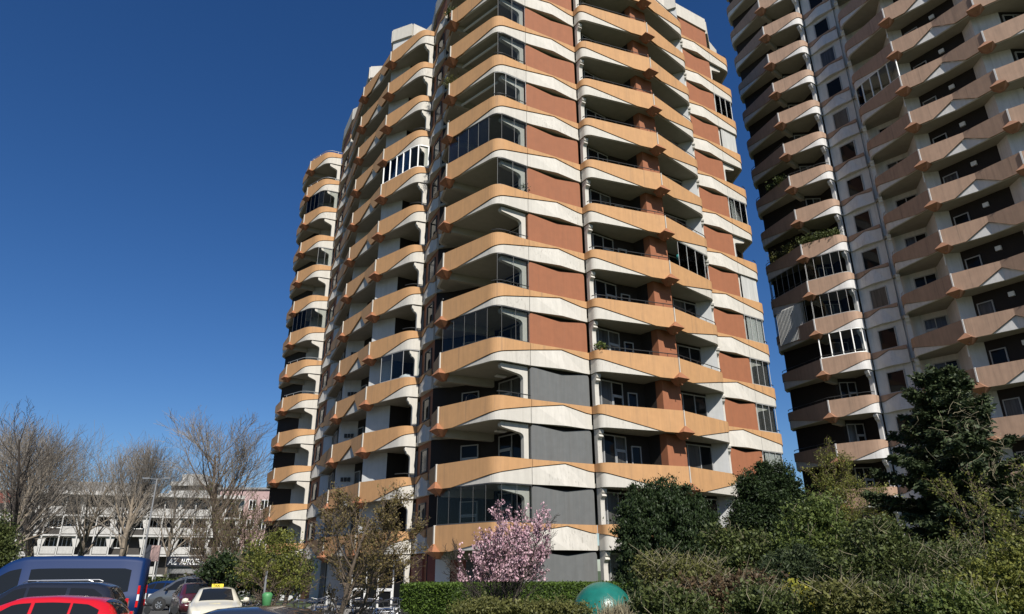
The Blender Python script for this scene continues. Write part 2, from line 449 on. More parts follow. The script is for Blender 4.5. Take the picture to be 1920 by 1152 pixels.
def build_tower(spec):
    T = spec['root']; zs = spec['z']; K = spec['levels']      # K: list of level numbers with a band
    tanm, whm, rustm, wallm = spec['mats']
    rnd = random.Random(spec['seed'])
    zt = zs + H*K[-1]
    made = {}
    for key, pts, opt in spec['parapets']:
        tn, wh, S, N = parapet_meshes('parapet', pts, tanm, whm, opt.get('rec', .045), opt.get('trim', (.012, .012)))
        made[key] = (S, N)
        for k in K:
            if k in opt.get('skip', ()): continue
            p = link('parapet', tn, T, (0, 0, zs+H*k)); link('white_band', wh, p)
    for D, pl, pr, jw in spec['spikes']:
        d1 = nrm((pl[0]-D[0], pl[1]-D[1])); d2 = nrm((pr[0]-D[0], pr[1]-D[1]))
        out = nrm((-(d1[0]+d2[0]), -(d1[1]+d2[1]))); lat = (-out[1], out[0])
        sm = spout_mesh(D, out, lat, rustm)
        jm = MB(); jm.box((D[0]-out[0]*.012, D[1]-out[1]*.012, -.41), (jw, .11, .86), math.atan2(lat[1], lat[0])); jm = jm.mesh('joint_strip', whm)
        for k in K:
            s_ = link('drain_spout', sm, T, (0, 0, zs+H*k)); link('joint_strip', jm, s_)
    for a, b, L, hand, ins in spec['brackets']:      # hand +1: the balcony lies on the right of a->b, -1: on the left
        bm = profile_mesh('bracket', a, b, bracket_prof(L), .24, ins if hand > 0 else -ins-.24, whm)
        for k in [K[0]-1]+K[:-1]:
            link('bracket', bm, T, (0, 0, zs+H*(k+1)))
    for a, b, m in spec['panels']:
        for k in [K[0]-1]+K[:-1]:
            mm = m(k) if callable(m) else m
            key = ('panel', a, mm)
            if key not in made: made[key] = cut_panel('wall_panel', a, b, mm)
            link('wall_panel', made[key], T, (0, 0, zs+H*(k+1)))
    # slabs
    poly = []
    for key, pts, opt in spec['parapets']:
        S, N = made[key]
        poly += [(q[0]-n_[0]*.15, q[1]-n_[1]*.15) for q, n_ in zip(S, N)]
    poly += spec['closure']
    sl = MB().prism(poly, -BH+.03, -BH+.22).mesh('floor_slab', 'soffit')
    for k in K: link('floor_slab', sl, T, (0, 0, zs+H*k))
    for a, b, L in spec['beams']:
        bm = MB().seg(a, b, .28, -BH-.36, -BH+.05, .14).mesh('beam', 'soffit')
        for k in K: link('beam', bm, T, (0, 0, zs+H*k))
    # walls, full height
    for i_, (a, b, m) in enumerate(spec['walls']):
        if i_ < spec.get('low', 0):
            MB().seg(a, b, .18, -CAMZ, zt-.1).build('wall', m, T); continue
        MB().seg(a, b, .18, -CAMZ, zt+spec['roof']-.3).build('wall', m, T)
        MB().seg(a, b, .3, zt+spec['roof']-1.1, zt+spec['roof'], .14).build('roof_fascia', whm, T)
    rp = [w_[0] for w_ in spec['walls'][spec.get('low', 0):]] + [spec['walls'][-1][1]] + spec['closure'][-3:]
    MB().prism(rp, zt+spec['roof']-.5, zt+spec['roof']-.32).build('roof', 'soffit', T)
    # windows per storey
    for a, b, z0, z1, cols, tr, skip in spec['windows']:
        fm, panes = window_meshes(a, b, z0, z1, cols, transom=tr, fm='frame_dark' if z0 > .1 else 'frame')
        for k in [K[0]-1]+K[:-1]:
            if k in skip: continue
            wv = link('window', fm, T, (0, 0, zs+H*k))
            for p in panes: link('pane', CURT[p.name] if rnd.random() < .38 else p, wv)
    for key, i0, i1, ks, m in spec.get('rails', ()):
        S, N = made[key]; rm = rail_mesh(S, N, i0 % len(S), i1 % len(S), m)
        for k in ks: link('railing', rm, T, (0, 0, zs+H*k))
    for key, i0, i1, ks, pw, fm, fw in spec.get('screens', ()):
        S, N = made[key]; sm, panes = screen_meshes(S, N, i0 % len(S), i1 % len(S), H-BH, pw, fm, fw)
        for k in ks:
            sv = link('glazed_screen', sm, T, (0, 0, zs+H*k))
            for p in panes: link('pane', p, sv)
    for a, b, ks, m in spec.get('curtains', ()):
        c = MB(); L = math.hypot(b[0]-a[0], b[1]-a[1]); n_ = int(L/.06)
        d = nrm((b[0]-a[0], b[1]-a[1]))
        pts = [(a[0]+d[0]*L*i/n_+d[1]*.03*(-1)**i, a[1]+d[1]*L*i/n_-d[0]*.03*(-1)**i) for i in range(n_+1)]
        vs = [(x, y, -.9) for x, y in pts]+[(x, y, H-BH-.06) for x, y in pts]
        c.add(vs, [(i, i+1, n_+2+i, n_+1+i) for i in range(n_)])
        cm = c.mesh('curtain', m)
        for k in ks: link('curtain', cm, T, (0, 0, zs+H*k))
    return made

# ---- front tower: plan from the photograph (x right, y away, metres)
Dm2, Cm1, Sm1, Wm1 = (-18.6,54.42), (-16.59,52.75), (-15.44,53.31), (-13.95,50.2)
BLm, Dm1, Fm, D0, C0, S0, W0 = (-13.75,49.3), (-11.53,44.04), (-9.87,41.95), (-8.76,40.12), (-6.1,37.8), (-5.36,38.12), (-4.45,36.2)
BL, D1, C1, S1, S2, B2, D2 = (-4.3,35.5), (-3.66,33.37), (-.74,30.72), (.9,31.79), (3.93,33.47), (4.28,32.82), (8.71,34.45)
B3, S3, S4, C3, D3 = (11.95,37.45), (11.95,38.35), (14.5,39.95), (16.22,41.1), (15.9,44.9)
LV = list(range(0, 13))
front = thing('apartment_tower', 'tall apartment tower with orange tan balconies, white bands and brown wall panels', 'building', (0, 0, CAMZ))
def t_(a, b, t, fr, r=0): return (*lerp(a, b, t), fr, r)
par = [
 ('far', [(-20.2,58.5,.45), (-20.3,57.6,.45,.4), t_((-20.3,57.6), Dm2, .65, 1), (*Dm2, 1)], {'trim': (0, .05)}),
 ('Dm2', [(*Dm2, 1), t_(Dm2, Cm1, .28, 1), (*Cm1, .5, .65), (*Sm1, .32)], {'trim': (.05, .012)}),
 ('pm1', [(*Sm1, .32), t_(Sm1, Wm1, .15, .30)[:3]+(0, .04), t_(Sm1, Wm1, .5, .03)[:3]+(.12, .26), t_(Sm1, Wm1, .85, .3)[:3]+(0, .04), (*Wm1, .32)], {}),
 ('Dm1l', [(-13.3,50.0,.45), (*BLm, .45, .35), t_(BLm, Dm1, .62, 1), (*Dm1, 1)], {'trim': (0, .05)}),
 ('bay', [(*Dm1, 1), t_(Dm1, Fm, .44, 1), (*Fm, .32), t_(Fm, D0, .36, 1), (*D0, 1)], {'rec': .1, 'trim': (.05, .05)}),
 ('D0', [(*D0, 1), t_(D0, C0, .33, 1), (*C0, .46, .7), (*S0, .32)], {'trim': (.05, .012)}),
 ('p0', [(*S0, .32), t_(S0, W0, .15, .30)[:3]+(0, .04), t_(S0, W0, .5, .03)[:3]+(.12, .22), t_(S0, W0, .85, .3)[:3]+(0, .04), (*W0, .32)], {}),
 ('D1l', [(-3.9,36.0,.45), (*BL, .45, .35), t_(BL, D1, .6, 1), (*D1, 1)], {'trim': (0, .05)}),
 ('D1', [(*D1, 1), t_(D1, C1, .26, 1), (*C1, .63, .55), (*S1, .30)], {'trim': (.05, .012)}),
 ('p1', [(*S1, .30), t_(S1, S2, .1, .254)[:3]+(0, .02), t_(S1, S2, .52, .06)[:3]+(.07, .2), t_(S1, S2, .9, .30)[:3]+(0, .02), (*S2, .33)], {}),
 ('D2l', [(*S2, .33), (*B2, .40, .5), t_(B2, D2, .75, 1), (*D2, 1)], {'trim': (.012, .03)}),
 ('D2r', [(*D2, 1), t_(D2, B3, .26, 1), (*B3, .46, .45), (*S3, .4)], {'trim': (.03, .012)}),
 ('p2', [(*S3, .26), t_(S3, S4, .1, .22)[:3]+(0, .02), t_(S3, S4, .5, .06)[:3]+(.07, .2), t_(S3, S4, .9, .27)[:3]+(0, .02), (*S4, .31)], {}),
 ('C3', [(*S4, .31), (*C3, .6, .4), t_(C3, D3, .74, 1), (*D3, 1)], {'trim': (.012, .05)}),
]
outl = [(14.5,47), (8,62), (-10,72)]
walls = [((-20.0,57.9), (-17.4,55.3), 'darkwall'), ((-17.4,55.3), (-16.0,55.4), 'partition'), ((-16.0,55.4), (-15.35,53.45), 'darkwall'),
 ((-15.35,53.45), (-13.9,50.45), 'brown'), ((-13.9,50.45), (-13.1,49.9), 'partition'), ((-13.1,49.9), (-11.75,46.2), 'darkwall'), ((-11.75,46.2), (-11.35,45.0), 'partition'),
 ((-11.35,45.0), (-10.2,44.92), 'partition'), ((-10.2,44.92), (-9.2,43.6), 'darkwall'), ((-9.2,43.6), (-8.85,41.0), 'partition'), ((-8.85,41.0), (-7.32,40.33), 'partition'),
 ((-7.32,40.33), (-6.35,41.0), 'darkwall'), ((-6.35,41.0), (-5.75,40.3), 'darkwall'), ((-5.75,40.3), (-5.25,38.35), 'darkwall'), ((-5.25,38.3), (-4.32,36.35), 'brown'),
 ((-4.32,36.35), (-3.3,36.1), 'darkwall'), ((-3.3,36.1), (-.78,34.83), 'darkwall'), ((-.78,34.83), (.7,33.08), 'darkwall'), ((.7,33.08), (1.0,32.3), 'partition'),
 ((1.0,32.25), (3.85,33.85), 'darkwall'), ((4.18,33.6), (4.43,34.12), 'partition'), ((4.43,34.12), (5.76,35.09), 'darkwall'), ((5.76,35.09), (7.04,35.7), 'darkwall'),  # first wall, behind the panel: coloured dark to stand for the gap's shadow
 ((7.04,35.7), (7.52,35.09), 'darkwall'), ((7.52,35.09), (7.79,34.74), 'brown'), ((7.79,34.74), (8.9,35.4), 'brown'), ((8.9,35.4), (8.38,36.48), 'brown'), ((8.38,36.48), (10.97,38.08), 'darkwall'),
 ((10.97,38.08), (11.75,37.75), 'partition'), ((11.85,38.7), (14.35,40.28), 'darkwall'), ((14.5,40.25), (15.3,42.3), 'darkwall'), ((15.3,42.3), (16.15,43.3), 'darkwall')]  # wall behind the right panel is dark too, shade of its top gap painted in
fspec = dict(low=2, root=front, z=1.976, levels=LV, mats=('tan', 'white', 'rust', 'brown'), seed=3, roof=2.75, parapets=par, closure=outl, walls=walls,
 spikes=[(Dm2, (-20.3,57.6), Cm1, .09), (Dm1, BLm, Fm, .06), (D0, Fm, C0, .08), (D1, BL, C1, .085), (D2, B2, B3, .05), (D3, C3, (14.9, 47.5), .08)],
 brackets=[(Sm1, Cm1, .95, -1, .12), (S0, C0, .6, -1, .12), (S1, C1, 1.55, -1, .3), ((4.08,33.62), (4.42,32.95), .5, 1, -.1), ((11.85,38.3), (11.85,37.5), .6, -1, -.1), (S4, C3, 1.3, 1, .25)], panels=[(S1, S2, lambda k: 'greypanel' if k < 3 else 'brown'), (S3, S4, 'brown')],
 beams=[((-3.35,33.55), (-1.0,34.7), 0), ((-18.3,54.7), (-17.3,55.2), 0)],
 windows=[
  (lerp((4.43,34.12), (5.76,35.09), .02), lerp((4.43,34.12), (5.76,35.09), .98), -.95, 1.58, [1, 1], [None, .72], ()),
  (lerp((5.76,35.09), (7.04,35.7), .2), lerp((5.76,35.09), (7.04,35.7), .62), -.95, 1.15, [1], None, ()),
  (lerp((8.38,36.48), (10.97,38.08), .12), lerp((8.38,36.48), (10.97,38.08), .97), -.95, 1.56, [1, 1.2, 1.2], [.7, None, None], ()),
  (lerp((-.78,34.83), (.7,33.08), .08), lerp((-.78,34.83), (.7,33.08), .97), -.95, 1.56, [1, 1], [.72, None], ()),
  (lerp((-3.3,36.1), (-.78,34.83), .25), lerp((-3.3,36.1), (-.78,34.83), .62), -.95, 1.3, [1], [.7], ()),
  (lerp((-5.25,38.3), (-4.32,36.35), .32), lerp((-5.25,38.3), (-4.32,36.35), .82), .12, 1.35, [1], None, ()),
  (lerp((-15.35,53.45), (-13.9,50.45), .3), lerp((-15.35,53.45), (-13.9,50.45), .75), .12, 1.35, [1], None, ()),
  (lerp((-10.2,44.92), (-9.2,43.6), .1), lerp((-10.2,44.92), (-9.2,43.6), .6), -.95, 1.2, [1], None, ()),
  (lerp((-5.75,40.3), (-5.25,38.35), .2), lerp((-5.75,40.3), (-5.25,38.35), .9), -.95, 1.5, [1, 1], None, ()),
  (lerp((-16.0,55.4), (-15.35,53.45), .1), lerp((-16.0,55.4), (-15.35,53.45), .9), -.95, 1.5, [1, 1, 1], None, ()),
  (lerp((14.5,40.25), (15.3,42.3), .05), lerp((14.5,40.25), (15.3,42.3), .95), -.95, 1.55, [1, 1], None, ()),
  (lerp((-13.1,49.9), (-11.75,46.2), .1), lerp((-13.1,49.9), (-11.75,46.2), .8), -.95, 1.5, [1, 1, 1], None, ()),
 ])
fspec['rails'] = [('D1', 3, -1, [4, 5, 8, 9], 'rail'), ('D1', 6, -1, [2], 'rail'), ('D2l', 1, -1, [3, 4, 5, 6, 7, 8, 9, 10, 11], 'rail'), ('D2r', 0, -2, [3, 4, 6, 8, 9], 'rail'),
  ('D2l', 3, -1, [12], 'rail_light'), ('D0', 3, -1, [1, 4, 5, 7, 9], 'rail'), ('Dm2', 0, -1, [4, 5, 11, 12], 'rail_light'), ('C3', 1, 6, [2, 3, 4, 6, 8, 12], 'rail'), ('D1l', 1, -1, [4, 8], 'rail'), ('D2r', 0, -2, [12], 'rail')]
fspec['screens'] = [('D1', 0, -1, [0, 3, 7], .75, 'frame_dark', .012), ('D1', 6, -1, [4, 6, 9, 10, 11], .8, 'frame_dark', .014), ('D1', 4, -1, [8], .8, 'frame', .014),
  ('D0', 0, -1, [8], .72, 'frame_white', .055), ('D0', 1, -1, [3], .9, 'frame', .018), ('Dm2', 0, -1, [6, 10], .6, 'frame_dark', .01), ('Dm2', 6, -1, [8], .6, 'frame', .014), ('D2r', 1, -2, [5], .9, 'frame', .012),
  ('C3', 0, 9, [1, 2, 3, 4, 7, 10], .6, 'frame', .014)]
fspec['curtains'] = [((14.62,40.35), (15.9,41.25), [2, 3], 'curtain_dark'), ((14.62,40.2), (15.9,41.1), [0, 1, 4, 5, 7, 9, 10], 'curtain'),
  (lerp((4.43,34.12), (5.76,35.09), .03), lerp((4.43,34.12), (5.76,35.09), .5), [], 'curtain')]
mat('curtain_dark', (.05, .05, .048), .9, streak=.4)
FM = build_tower(fspec)
ztop = 1.976+H*12
for a_, b_ in ((S1, S2), (S3, S4)):
    MB().seg(lerp(a_, b_, .01), lerp(a_, b_, .99), .3, ztop-.06, ztop+1.62, -.12).build('wall_panel', 'brown', front)
    MB().seg(lerp(a_, b_, .0), lerp(a_, b_, 1.0), .4, ztop+1.66, ztop+2.78, -.02).build('roof_fascia', 'white', front)
# entrance under the left wing: glazed lobby front, red-brown wall, shutter, letter panel
mat('redwall', (.16, .045, .03), .7, var=.1)
zg = -CAMZ
def frontage(a, b, cols, z0, z1, trs):
    fm_, pn_ = window_meshes(a, b, z0, z1, cols, fm='frame_white', transom=trs, fw=.07)
    wv = link('window', fm_, front)
    for p in pn_: link('pane', p, wv)
frontage((-8.9,40.75), (-5.55,38.75), [1, .8, 1, .9], zg+.1, zg+2.55, [.4, None, .4, None])
MB().seg((-5.4,38.4), (-4.55,36.6), .2, zg, .75, .02).build('wall', 'redwall', front)
MB().seg((-4.2,36.25), (-1.3,35.0), .2, zg, .7, .12).build('wall', 'redwall', front)
MB().seg((-3.75,36.05), (-3.0,35.72), .06, zg+.7, .55, .2).build('shutter', 'shutter', front)
MB().seg((-2.2,35.4), (-.9,34.8), .06, zg+.2, .5, .2).build('shutter', 'frame_dark', front)

# small dark vent plates on the white partition of the left bays, soffit lamp on the corner balcony
vent = MB()
for i_ in range(3): vent.box((i_*.22-.22, 0, 0), (.17, .05, .26), 0)
vent = vent.mesh('vent_grille', 'black0')
for k in (0, 1, 2, 3, 4):
    o_ = link('vent_grille', vent, front, (-10.75, 44.9, 1.976+H*k+.75), math.atan2(-.08, 1.15))
lampm = MB().box((0, 0, 0), (.55, .3, .07)).mesh('ceiling_lamp', 'frame_white')
for k in (2, 3): link('ceiling_lamp', lampm, front, (-.6, 33.7, 1.976+H*k-BH-.03), .5)
awn = MB(); awn.tube([(-3.2, 33.9, 0), (-.75, 31.6, 0)], .07, 8); awn = awn.mesh('awning', 'shutter')
for k in (8, 9, 10): link('awning', awn, front, (0, 0, 1.976+H*k+1.45))
# ---- right tower
DRL, DR1, CR1, SR1, SR2, BR2 = (19.18,47.4), (20.43,43.6), (22.45,41.85), (23.2,42.4), (24.45,40.5), (24.1,39.4)
DR2, FR, DR3, CR3, SR3 = (25.2,36.07), (26.86,34.3), (28.03,32.14), (30.66,29.8), (31.4,30.15)
right = thing('apartment_tower', 'taller apartment tower with dull mauve tan balconies and white window walls behind the spruce', 'building', (0, 0, CAMZ))
rpar = [
 ('DR1l', [(19.75,48.3,.5), (*DRL, .45, .4), t_(DRL, DR1, .75, 1), (*DR1, 1)], {'trim': (0, .05)}),
 ('DR1', [(*DR1, 1), t_(DR1, CR1, .3, 1), (*CR1, .5, .65), (*SR1, .32)], {'trim': (.05, .012)}),
 ('pR', [(*SR1, .36), t_(SR1, SR2, .12, .34)[:3]+(0, .04), t_(SR1, SR2, .5, .05)[:3]+(.12, .22), t_(SR1, SR2, .88, .2)[:3]+(0, .04), (*SR2, .22)], {}),
 ('DR2l', [(24.62,40.25,.45), (*BR2, .5, .4), t_(BR2, DR2, .68, 1), (*DR2, 1)], {'trim': (0, .05)}),
 ('bayR', [(*DR2, 1), t_(DR2, FR, .48, 1), (*FR, .34), t_(FR, DR3, .5, 1), (*DR3, 1)], {'rec': .1, 'trim': (.05, .05)}),
 ('DR3', [(*DR3, 1), t_(DR3, CR3, .33, 1), (*CR3, .46, .9), (*SR3, .32)], {'trim': (.05, .012)}),
]
routl = [(44,40), (42,58), (27,56)]
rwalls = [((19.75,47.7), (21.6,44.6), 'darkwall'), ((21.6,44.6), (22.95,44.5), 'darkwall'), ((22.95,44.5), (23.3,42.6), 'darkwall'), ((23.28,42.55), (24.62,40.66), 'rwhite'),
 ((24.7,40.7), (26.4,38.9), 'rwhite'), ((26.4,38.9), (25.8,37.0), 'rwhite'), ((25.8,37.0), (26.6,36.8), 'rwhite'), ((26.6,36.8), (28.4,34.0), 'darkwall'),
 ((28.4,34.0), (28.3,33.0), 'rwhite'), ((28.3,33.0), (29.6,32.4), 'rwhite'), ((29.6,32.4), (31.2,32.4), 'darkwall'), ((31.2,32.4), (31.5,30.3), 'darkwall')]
rspec = dict(root=right, z=4.598, levels=list(range(-1, 17)), mats=('rtan', 'rwhite', 'rrust', 'rwhite'), seed=5, roof=2.75, parapets=rpar, closure=routl, walls=rwalls,
 spikes=[(DR1, DRL, CR1, .08), (DR2, BR2, FR, .07), (DR3, FR, CR3, .08)],
 brackets=[(SR1, CR1, .62, -1, .12), ((24.62,40.3), (24.1,39.5), .6, 1, .0)], panels=[],
 beams=[((20.7,43.9), (22.3,45.2), 0)],
 windows=[
  (lerp((23.28,42.55), (24.62,40.66), .3), lerp((23.28,42.55), (24.62,40.66), .78), .02, 1.38, [1], None, ()),
  (lerp((24.7,40.7), (26.4,38.9), .45), lerp((24.7,40.7), (26.4,38.9), .97), -.95, 1.35, [1, 1], [.7, None], ()),
  (lerp((26.6,36.8), (28.4,34.0), .05), lerp((26.6,36.8), (28.4,34.0), .3), -.95, 1.15, [1], None, ()),
  (lerp((21.6,44.6), (22.95,44.5), .15), lerp((21.6,44.6), (22.95,44.5), .95), -.95, 1.45, [1, 1], [None, .7], ()),
  (lerp((29.6,32.4), (31.2,32.4), .1), lerp((29.6,32.4), (31.2,32.4), .9), -.95, 1.45, [1, 1], [None, .7], ()),
 ])
rspec['rails'] = [('DR1l', 1, -1, [1, 2, 3, 5, 6, 8, 9], 'rail'), ('DR1', 0, -2, [2, 3, 8, 14], 'rail'), ('DR2l', 1, 7, [4, 5, 6, 7, 8, 9], 'rail_light')]
rspec['screens'] = [('DR1', 0, -2, [4, 5], .62, 'frame', .012), ('DR1l', 1, -1, [4, 5], .62, 'frame', .014), ('DR1', 0, -2, [3], .75, 'frame_white', .045), ('DR2l', 3, -1, [9], .7, 'frame_white', .045)]
rspec['curtains'] = [((19.2,46.6), (20.3,44.4), [4], 'curtain')]
RM = build_tower(rspec)
rl = MB().box((0, 0, 0), (.3, .12, .26)).mesh('wall_lamp', 'frame_white')
for k in range(1, 16): link('wall_lamp', rl, right, (27.62, 35.1, 4.598+H*k+1.15), math.atan2(-2.8, 1.8))
for k in range(0, 17, 1):
    if k % 2: link('downpipe', MB().tube([(25.45,36.6,-2.0), (25.5,36.65,-1.2)], .03, 6).mesh('downpipe', 'frame_white'), right, (0, 0, 4.598+H*k))


#%%BACKGROUND
mat('bwhite', (.46, .45, .43), .8, var=.06, streak=.15)
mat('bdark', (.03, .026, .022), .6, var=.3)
mat('bgrey', (.2, .2, .2), .8, var=.1)
mat('pinkwall', (.36, .25, .24), .85, var=.08)
mat('signdark', (.03, .035, .05), .6)
mat('textwhite', (.85, .85, .85), .6)
mat('black', (.012, .012, .012), .5)
mat('greymetal', (.22, .225, .23), .45, metal=.4)
def text_mesh(body, size, m, shear=0.0, ext=.01):
    cu = bpy.data.curves.new('text', 'FONT'); cu.body = body; cu.size = size; cu.extrude = ext; cu.shear = shear; cu.align_x = 'LEFT'
    cu.offset = size*.02
    o = bpy.data.objects.new('tmp', cu); me = bpy.data.meshes.new_from_object(o)
    bpy.data.objects.remove(o); me.materials.clear(); me.materials.append(MATS[m])
    return me
def upright(o, loc, rz=0.0): o.rotation_euler = (R(90), 0, rz); o.location = loc; return o

# long white apartment block behind the parking lot
A = Vector((gx(22, 98), 98, 0)); B = Vector((gx(432, 108), 108, 0))
Lb = (B-A).length; ang = math.atan2(B.y-A.y, B.x-A.x)
blk = thing('apartment_block', 'long low white apartment block with balconies behind the bare trees', 'building', A, ang)
FH = 2.65; NB = 13; bw = Lb/NB
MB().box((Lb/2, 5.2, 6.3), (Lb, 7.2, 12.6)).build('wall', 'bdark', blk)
MB().box((Lb/2, 4.4, 12.55), (Lb+.8, 11, .5)).build('roof', 'bwhite', blk)
MB().box((Lb*.3, 6, 13.6), (Lb*.5, 7, 1.7)).build('roof_storey', 'bgrey', blk)
sl = MB().box((Lb/2, .8, 0), (Lb, 1.7, .22)).mesh('floor_slab', 'bwhite')
for f in range(1, 5): link('floor_slab', sl, blk, (0, 0, 1.6+FH*(f-1)))
pst = MB().box((0, .05, 5.9), (.16, .2, 11.8)).mesh('post', 'bwhite')
for i in range(NB+1): link('post', pst, blk, (bw*i, 0, 0))
vp = MB().prism([(-.75,.5),(.75,.5),(.75,.7),(-.75,.7)], 0, .1)
vpm = MB(); vpm.add([(-.22,.3,0),(.22,.3,0),(.22,.7,0),(-.22,.7,0),(-.62,.3,1.5),(.62,.3,1.5),(.62,.7,1.5),(-.62,.7,1.5)], [(0,3,2,1),(4,5,6,7),(0,1,5,4),(1,2,6,5),(2,3,7,6),(3,0,4,7)])
vpm = vpm.mesh('pillar', 'bwhite')
slat = MB()
for q in range(14): slat.box((.16+(bw-.4)*q/13+.04, .03, 0), ((bw-.4)/14*.82, .05, .98))
slat.box((bw/2, .08, 0), (bw-.3, .03, .9)); slat = slat.mesh('balcony_front', 'bwhite')
winm, winp = window_meshes((0,0), (bw*.8,0), 0, 1.5, [1, 1, 1], fm='frame_white', fw=.09)
rb = random.Random(4)
for f in range(4):
    for i in range(NB):
        z = 1.75+FH*f
        if rb.random() < .8: link('balcony_front', slat, blk, (bw*i, .0, z+.55))
        if i % 2 == 0: link('pillar', vpm, blk, (bw*i+bw*.98, 0, z+.95))
        if rb.random() < .6:
            wv = link('window', winm, blk, (bw*i+bw*.1, 1.55, z+.85))
            for p in winp: link('pane', p, wv)
# car dealer's low front with lettering
Ys = 74.0
x0, x1 = gx(308, Ys), gx(400, Ys)
shop = thing('car_shop', 'low grey car dealer building with white AZ AUTOZENTRUM lettering on its fascia', 'building', (x0, Ys, 0))
MB().box(((x1-x0)/2+2, 4, 1.6), (x1-x0+4, 8, 3.2)).build('wall', 'bgrey', shop)
MB().box(((x1-x0)/2+2, -.1, at(340, 1053, Ys).z), (x1-x0+4.2, .3, .95)).build('fascia', 'signdark', shop)
tz = at(340, 1059, Ys).z
upright(link('lettering', text_mesh('AZ', .86, 'textwhite', .25), shop), (.1, -.3, tz)).scale.x = .8
upright(link('lettering', text_mesh('AUTOZENTRUM', .78, 'textwhite', .25), shop), (1.3, -.3, tz)).scale.x = .62
for u in (314, 346, 372):
    fm_, pn_ = window_meshes((0,0), (1.5,0), 0, .9, [1, 1], fm='frame_dark')
    wv = link('window', fm_, shop, (gx(u, Ys)-x0, -.03, 1.0)); [link('pane', p, wv) for p in pn_]
bb = thing('billboard', 'upright dark advertising board with a pink poster beside the car dealer', 'billboard', (gx(277, 68), 68, 0))
hb = at(277, 1022, 68).z
MB().box((-.45, 0, hb/2), (.5, .35, hb)).build('board', 'signdark', bb); MB().box((.2, -.05, hb-.75), (.8, .2, 1.4)).build('poster', 'pinkwall', bb)
MB().tube([(.55, 0, 0), (.55, 0, hb)], .07).build('post', 'greymetal', bb)
# pink house and far white tower block
pk = thing('pink_house', 'pink plastered house half hidden by twigs next to the tower', 'building', (gx(388, 112), 112, 0), R(4))
wpk = gx(520, 112)-gx(388, 112); hp = at(450, 918, 112).z
MB().box((wpk/2, 5, hp/2), (wpk, 10, hp)).build('wall', 'pinkwall', pk); MB().box((wpk/2, 5, hp+.15), (wpk+.6, 10.6, .3)).build('roof', 'bgrey', pk)
fm_, pn_ = window_meshes((0,0), (1.1,0), 0, 1.5, [1, 1], fm='frame_white', fw=.08)
for i in range(5):
    for f in range(4):
        wv = link('window', fm_, pk, (1+i*(wpk-2.2)/4.6, -.03, 2.2+f*3)); [link('pane', p, wv) for p in pn_]
ft = thing('high_rise', 'distant white high-rise with dark balcony stripes above the block roof', 'building', (gx(290, 230), 230, 0))
wft = gx(362, 230)-gx(290, 230); hft = at(325, 903, 230).z
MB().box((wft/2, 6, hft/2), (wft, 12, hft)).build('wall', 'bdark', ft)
stp = MB().box((wft/2, -.3, 0), (wft+.4, 1.4, 1.3)).mesh('balcony_front', 'bwhite')
for f in range(int(hft/2.9)): link('balcony_front', stp, ft, (0, 0, hft-.8-f*2.9))
MB().box((wft*.5, 4, hft+1.2), (wft*.6, 6, 2.4)).build('roof', 'bwhite', ft)
lh = thing('side_house', 'white house end with brown upper storey behind the leftmost bare tree', 'building', (gx(-70, 99), 99, 0))
hl = at(10, 942, 99).z; wl = gx(16, 99)-gx(-70, 99)
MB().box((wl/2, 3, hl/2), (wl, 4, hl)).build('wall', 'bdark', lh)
for f in range(4): MB().box((wl/2, .4, 1.2+f*2.7), (wl+.1, 1.4, 1.1)).build('balcony_front', 'bwhite', lh)
MB().box((wl/2, 3, hl+.9), (wl-.2, 4, 1.8)).build('roof', 'redwall', lh)

# street lamp
YL = 50
lx = gx(266, YL, 1060); hz = at(290, 898, YL).z
lamp = thing('street_lamp', 'tall grey twin-armed street lamp behind the blue van', 'street lamp', (lx, YL, 0))
MB().tube([(0,0,0), (0,0,hz*.5), (0,0,hz)], [.09,.07,.05], 8).build('pole', 'greymetal', lamp)
for sx in (-1, 1):
    MB().tube([(0,0,hz-.05), (sx*.6,0,hz+.02)], .03, 6).build('arm', 'greymetal', lamp)
    MB().box((sx*.75, 0, hz+.03), (.5, .22, .1)).build('lamp_head', 'greymetal', lamp)

#%%PLANTS
rng = np.random.default_rng(7)
mat('bark', (.10, .075, .055), .95, var=.35, scale=6, bump=.4)
mat('bark_light', (.20, .165, .125), .95, var=.4, scale=4, bump=.4)
mat('bark_dark', (.04, .032, .026), .95, var=.3, scale=6)
mat('twig', (.13, .095, .065), .95, var=.2)
mat('twig_grey', (.21, .185, .155), .95, var=.2)
mat('stem_pale', (.22, .19, .12), .95, var=.2)
leafmat('leaf_yew', (.034, .055, .016), (.009, .018, .007), .12)
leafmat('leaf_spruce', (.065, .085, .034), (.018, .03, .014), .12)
leafmat('leaf_fresh', (.135, .17, .042), (.05, .075, .02), .3)
leafmat('leaf_green', (.105, .128, .038), (.03, .043, .014), .28)
leafmat('leaf_olive', (.15, .15, .045), (.06, .065, .02), .25)
leafmat('leaf_brown', (.19, .15, .055), (.08, .06, .022), .3)
leafmat('leaf_redbrown', (.13, .085, .045), (.05, .035, .02), .2)
leafmat('leaf_hedge', (.10, .16, .025), (.035, .065, .01), .25)
leafmat('leaf_yellow', (.42, .36, .05), (.18, .2, .03), .25)
leafmat('leaf_lime', (.2, .205, .042), (.075, .09, .022), .3)
leafmat('blossom', (.68, .48, .52), (.40, .22, .27), .25)
def unit(n):
    v = rng.normal(size=(n, 3)); return v/np.linalg.norm(v, axis=1, keepdims=True)
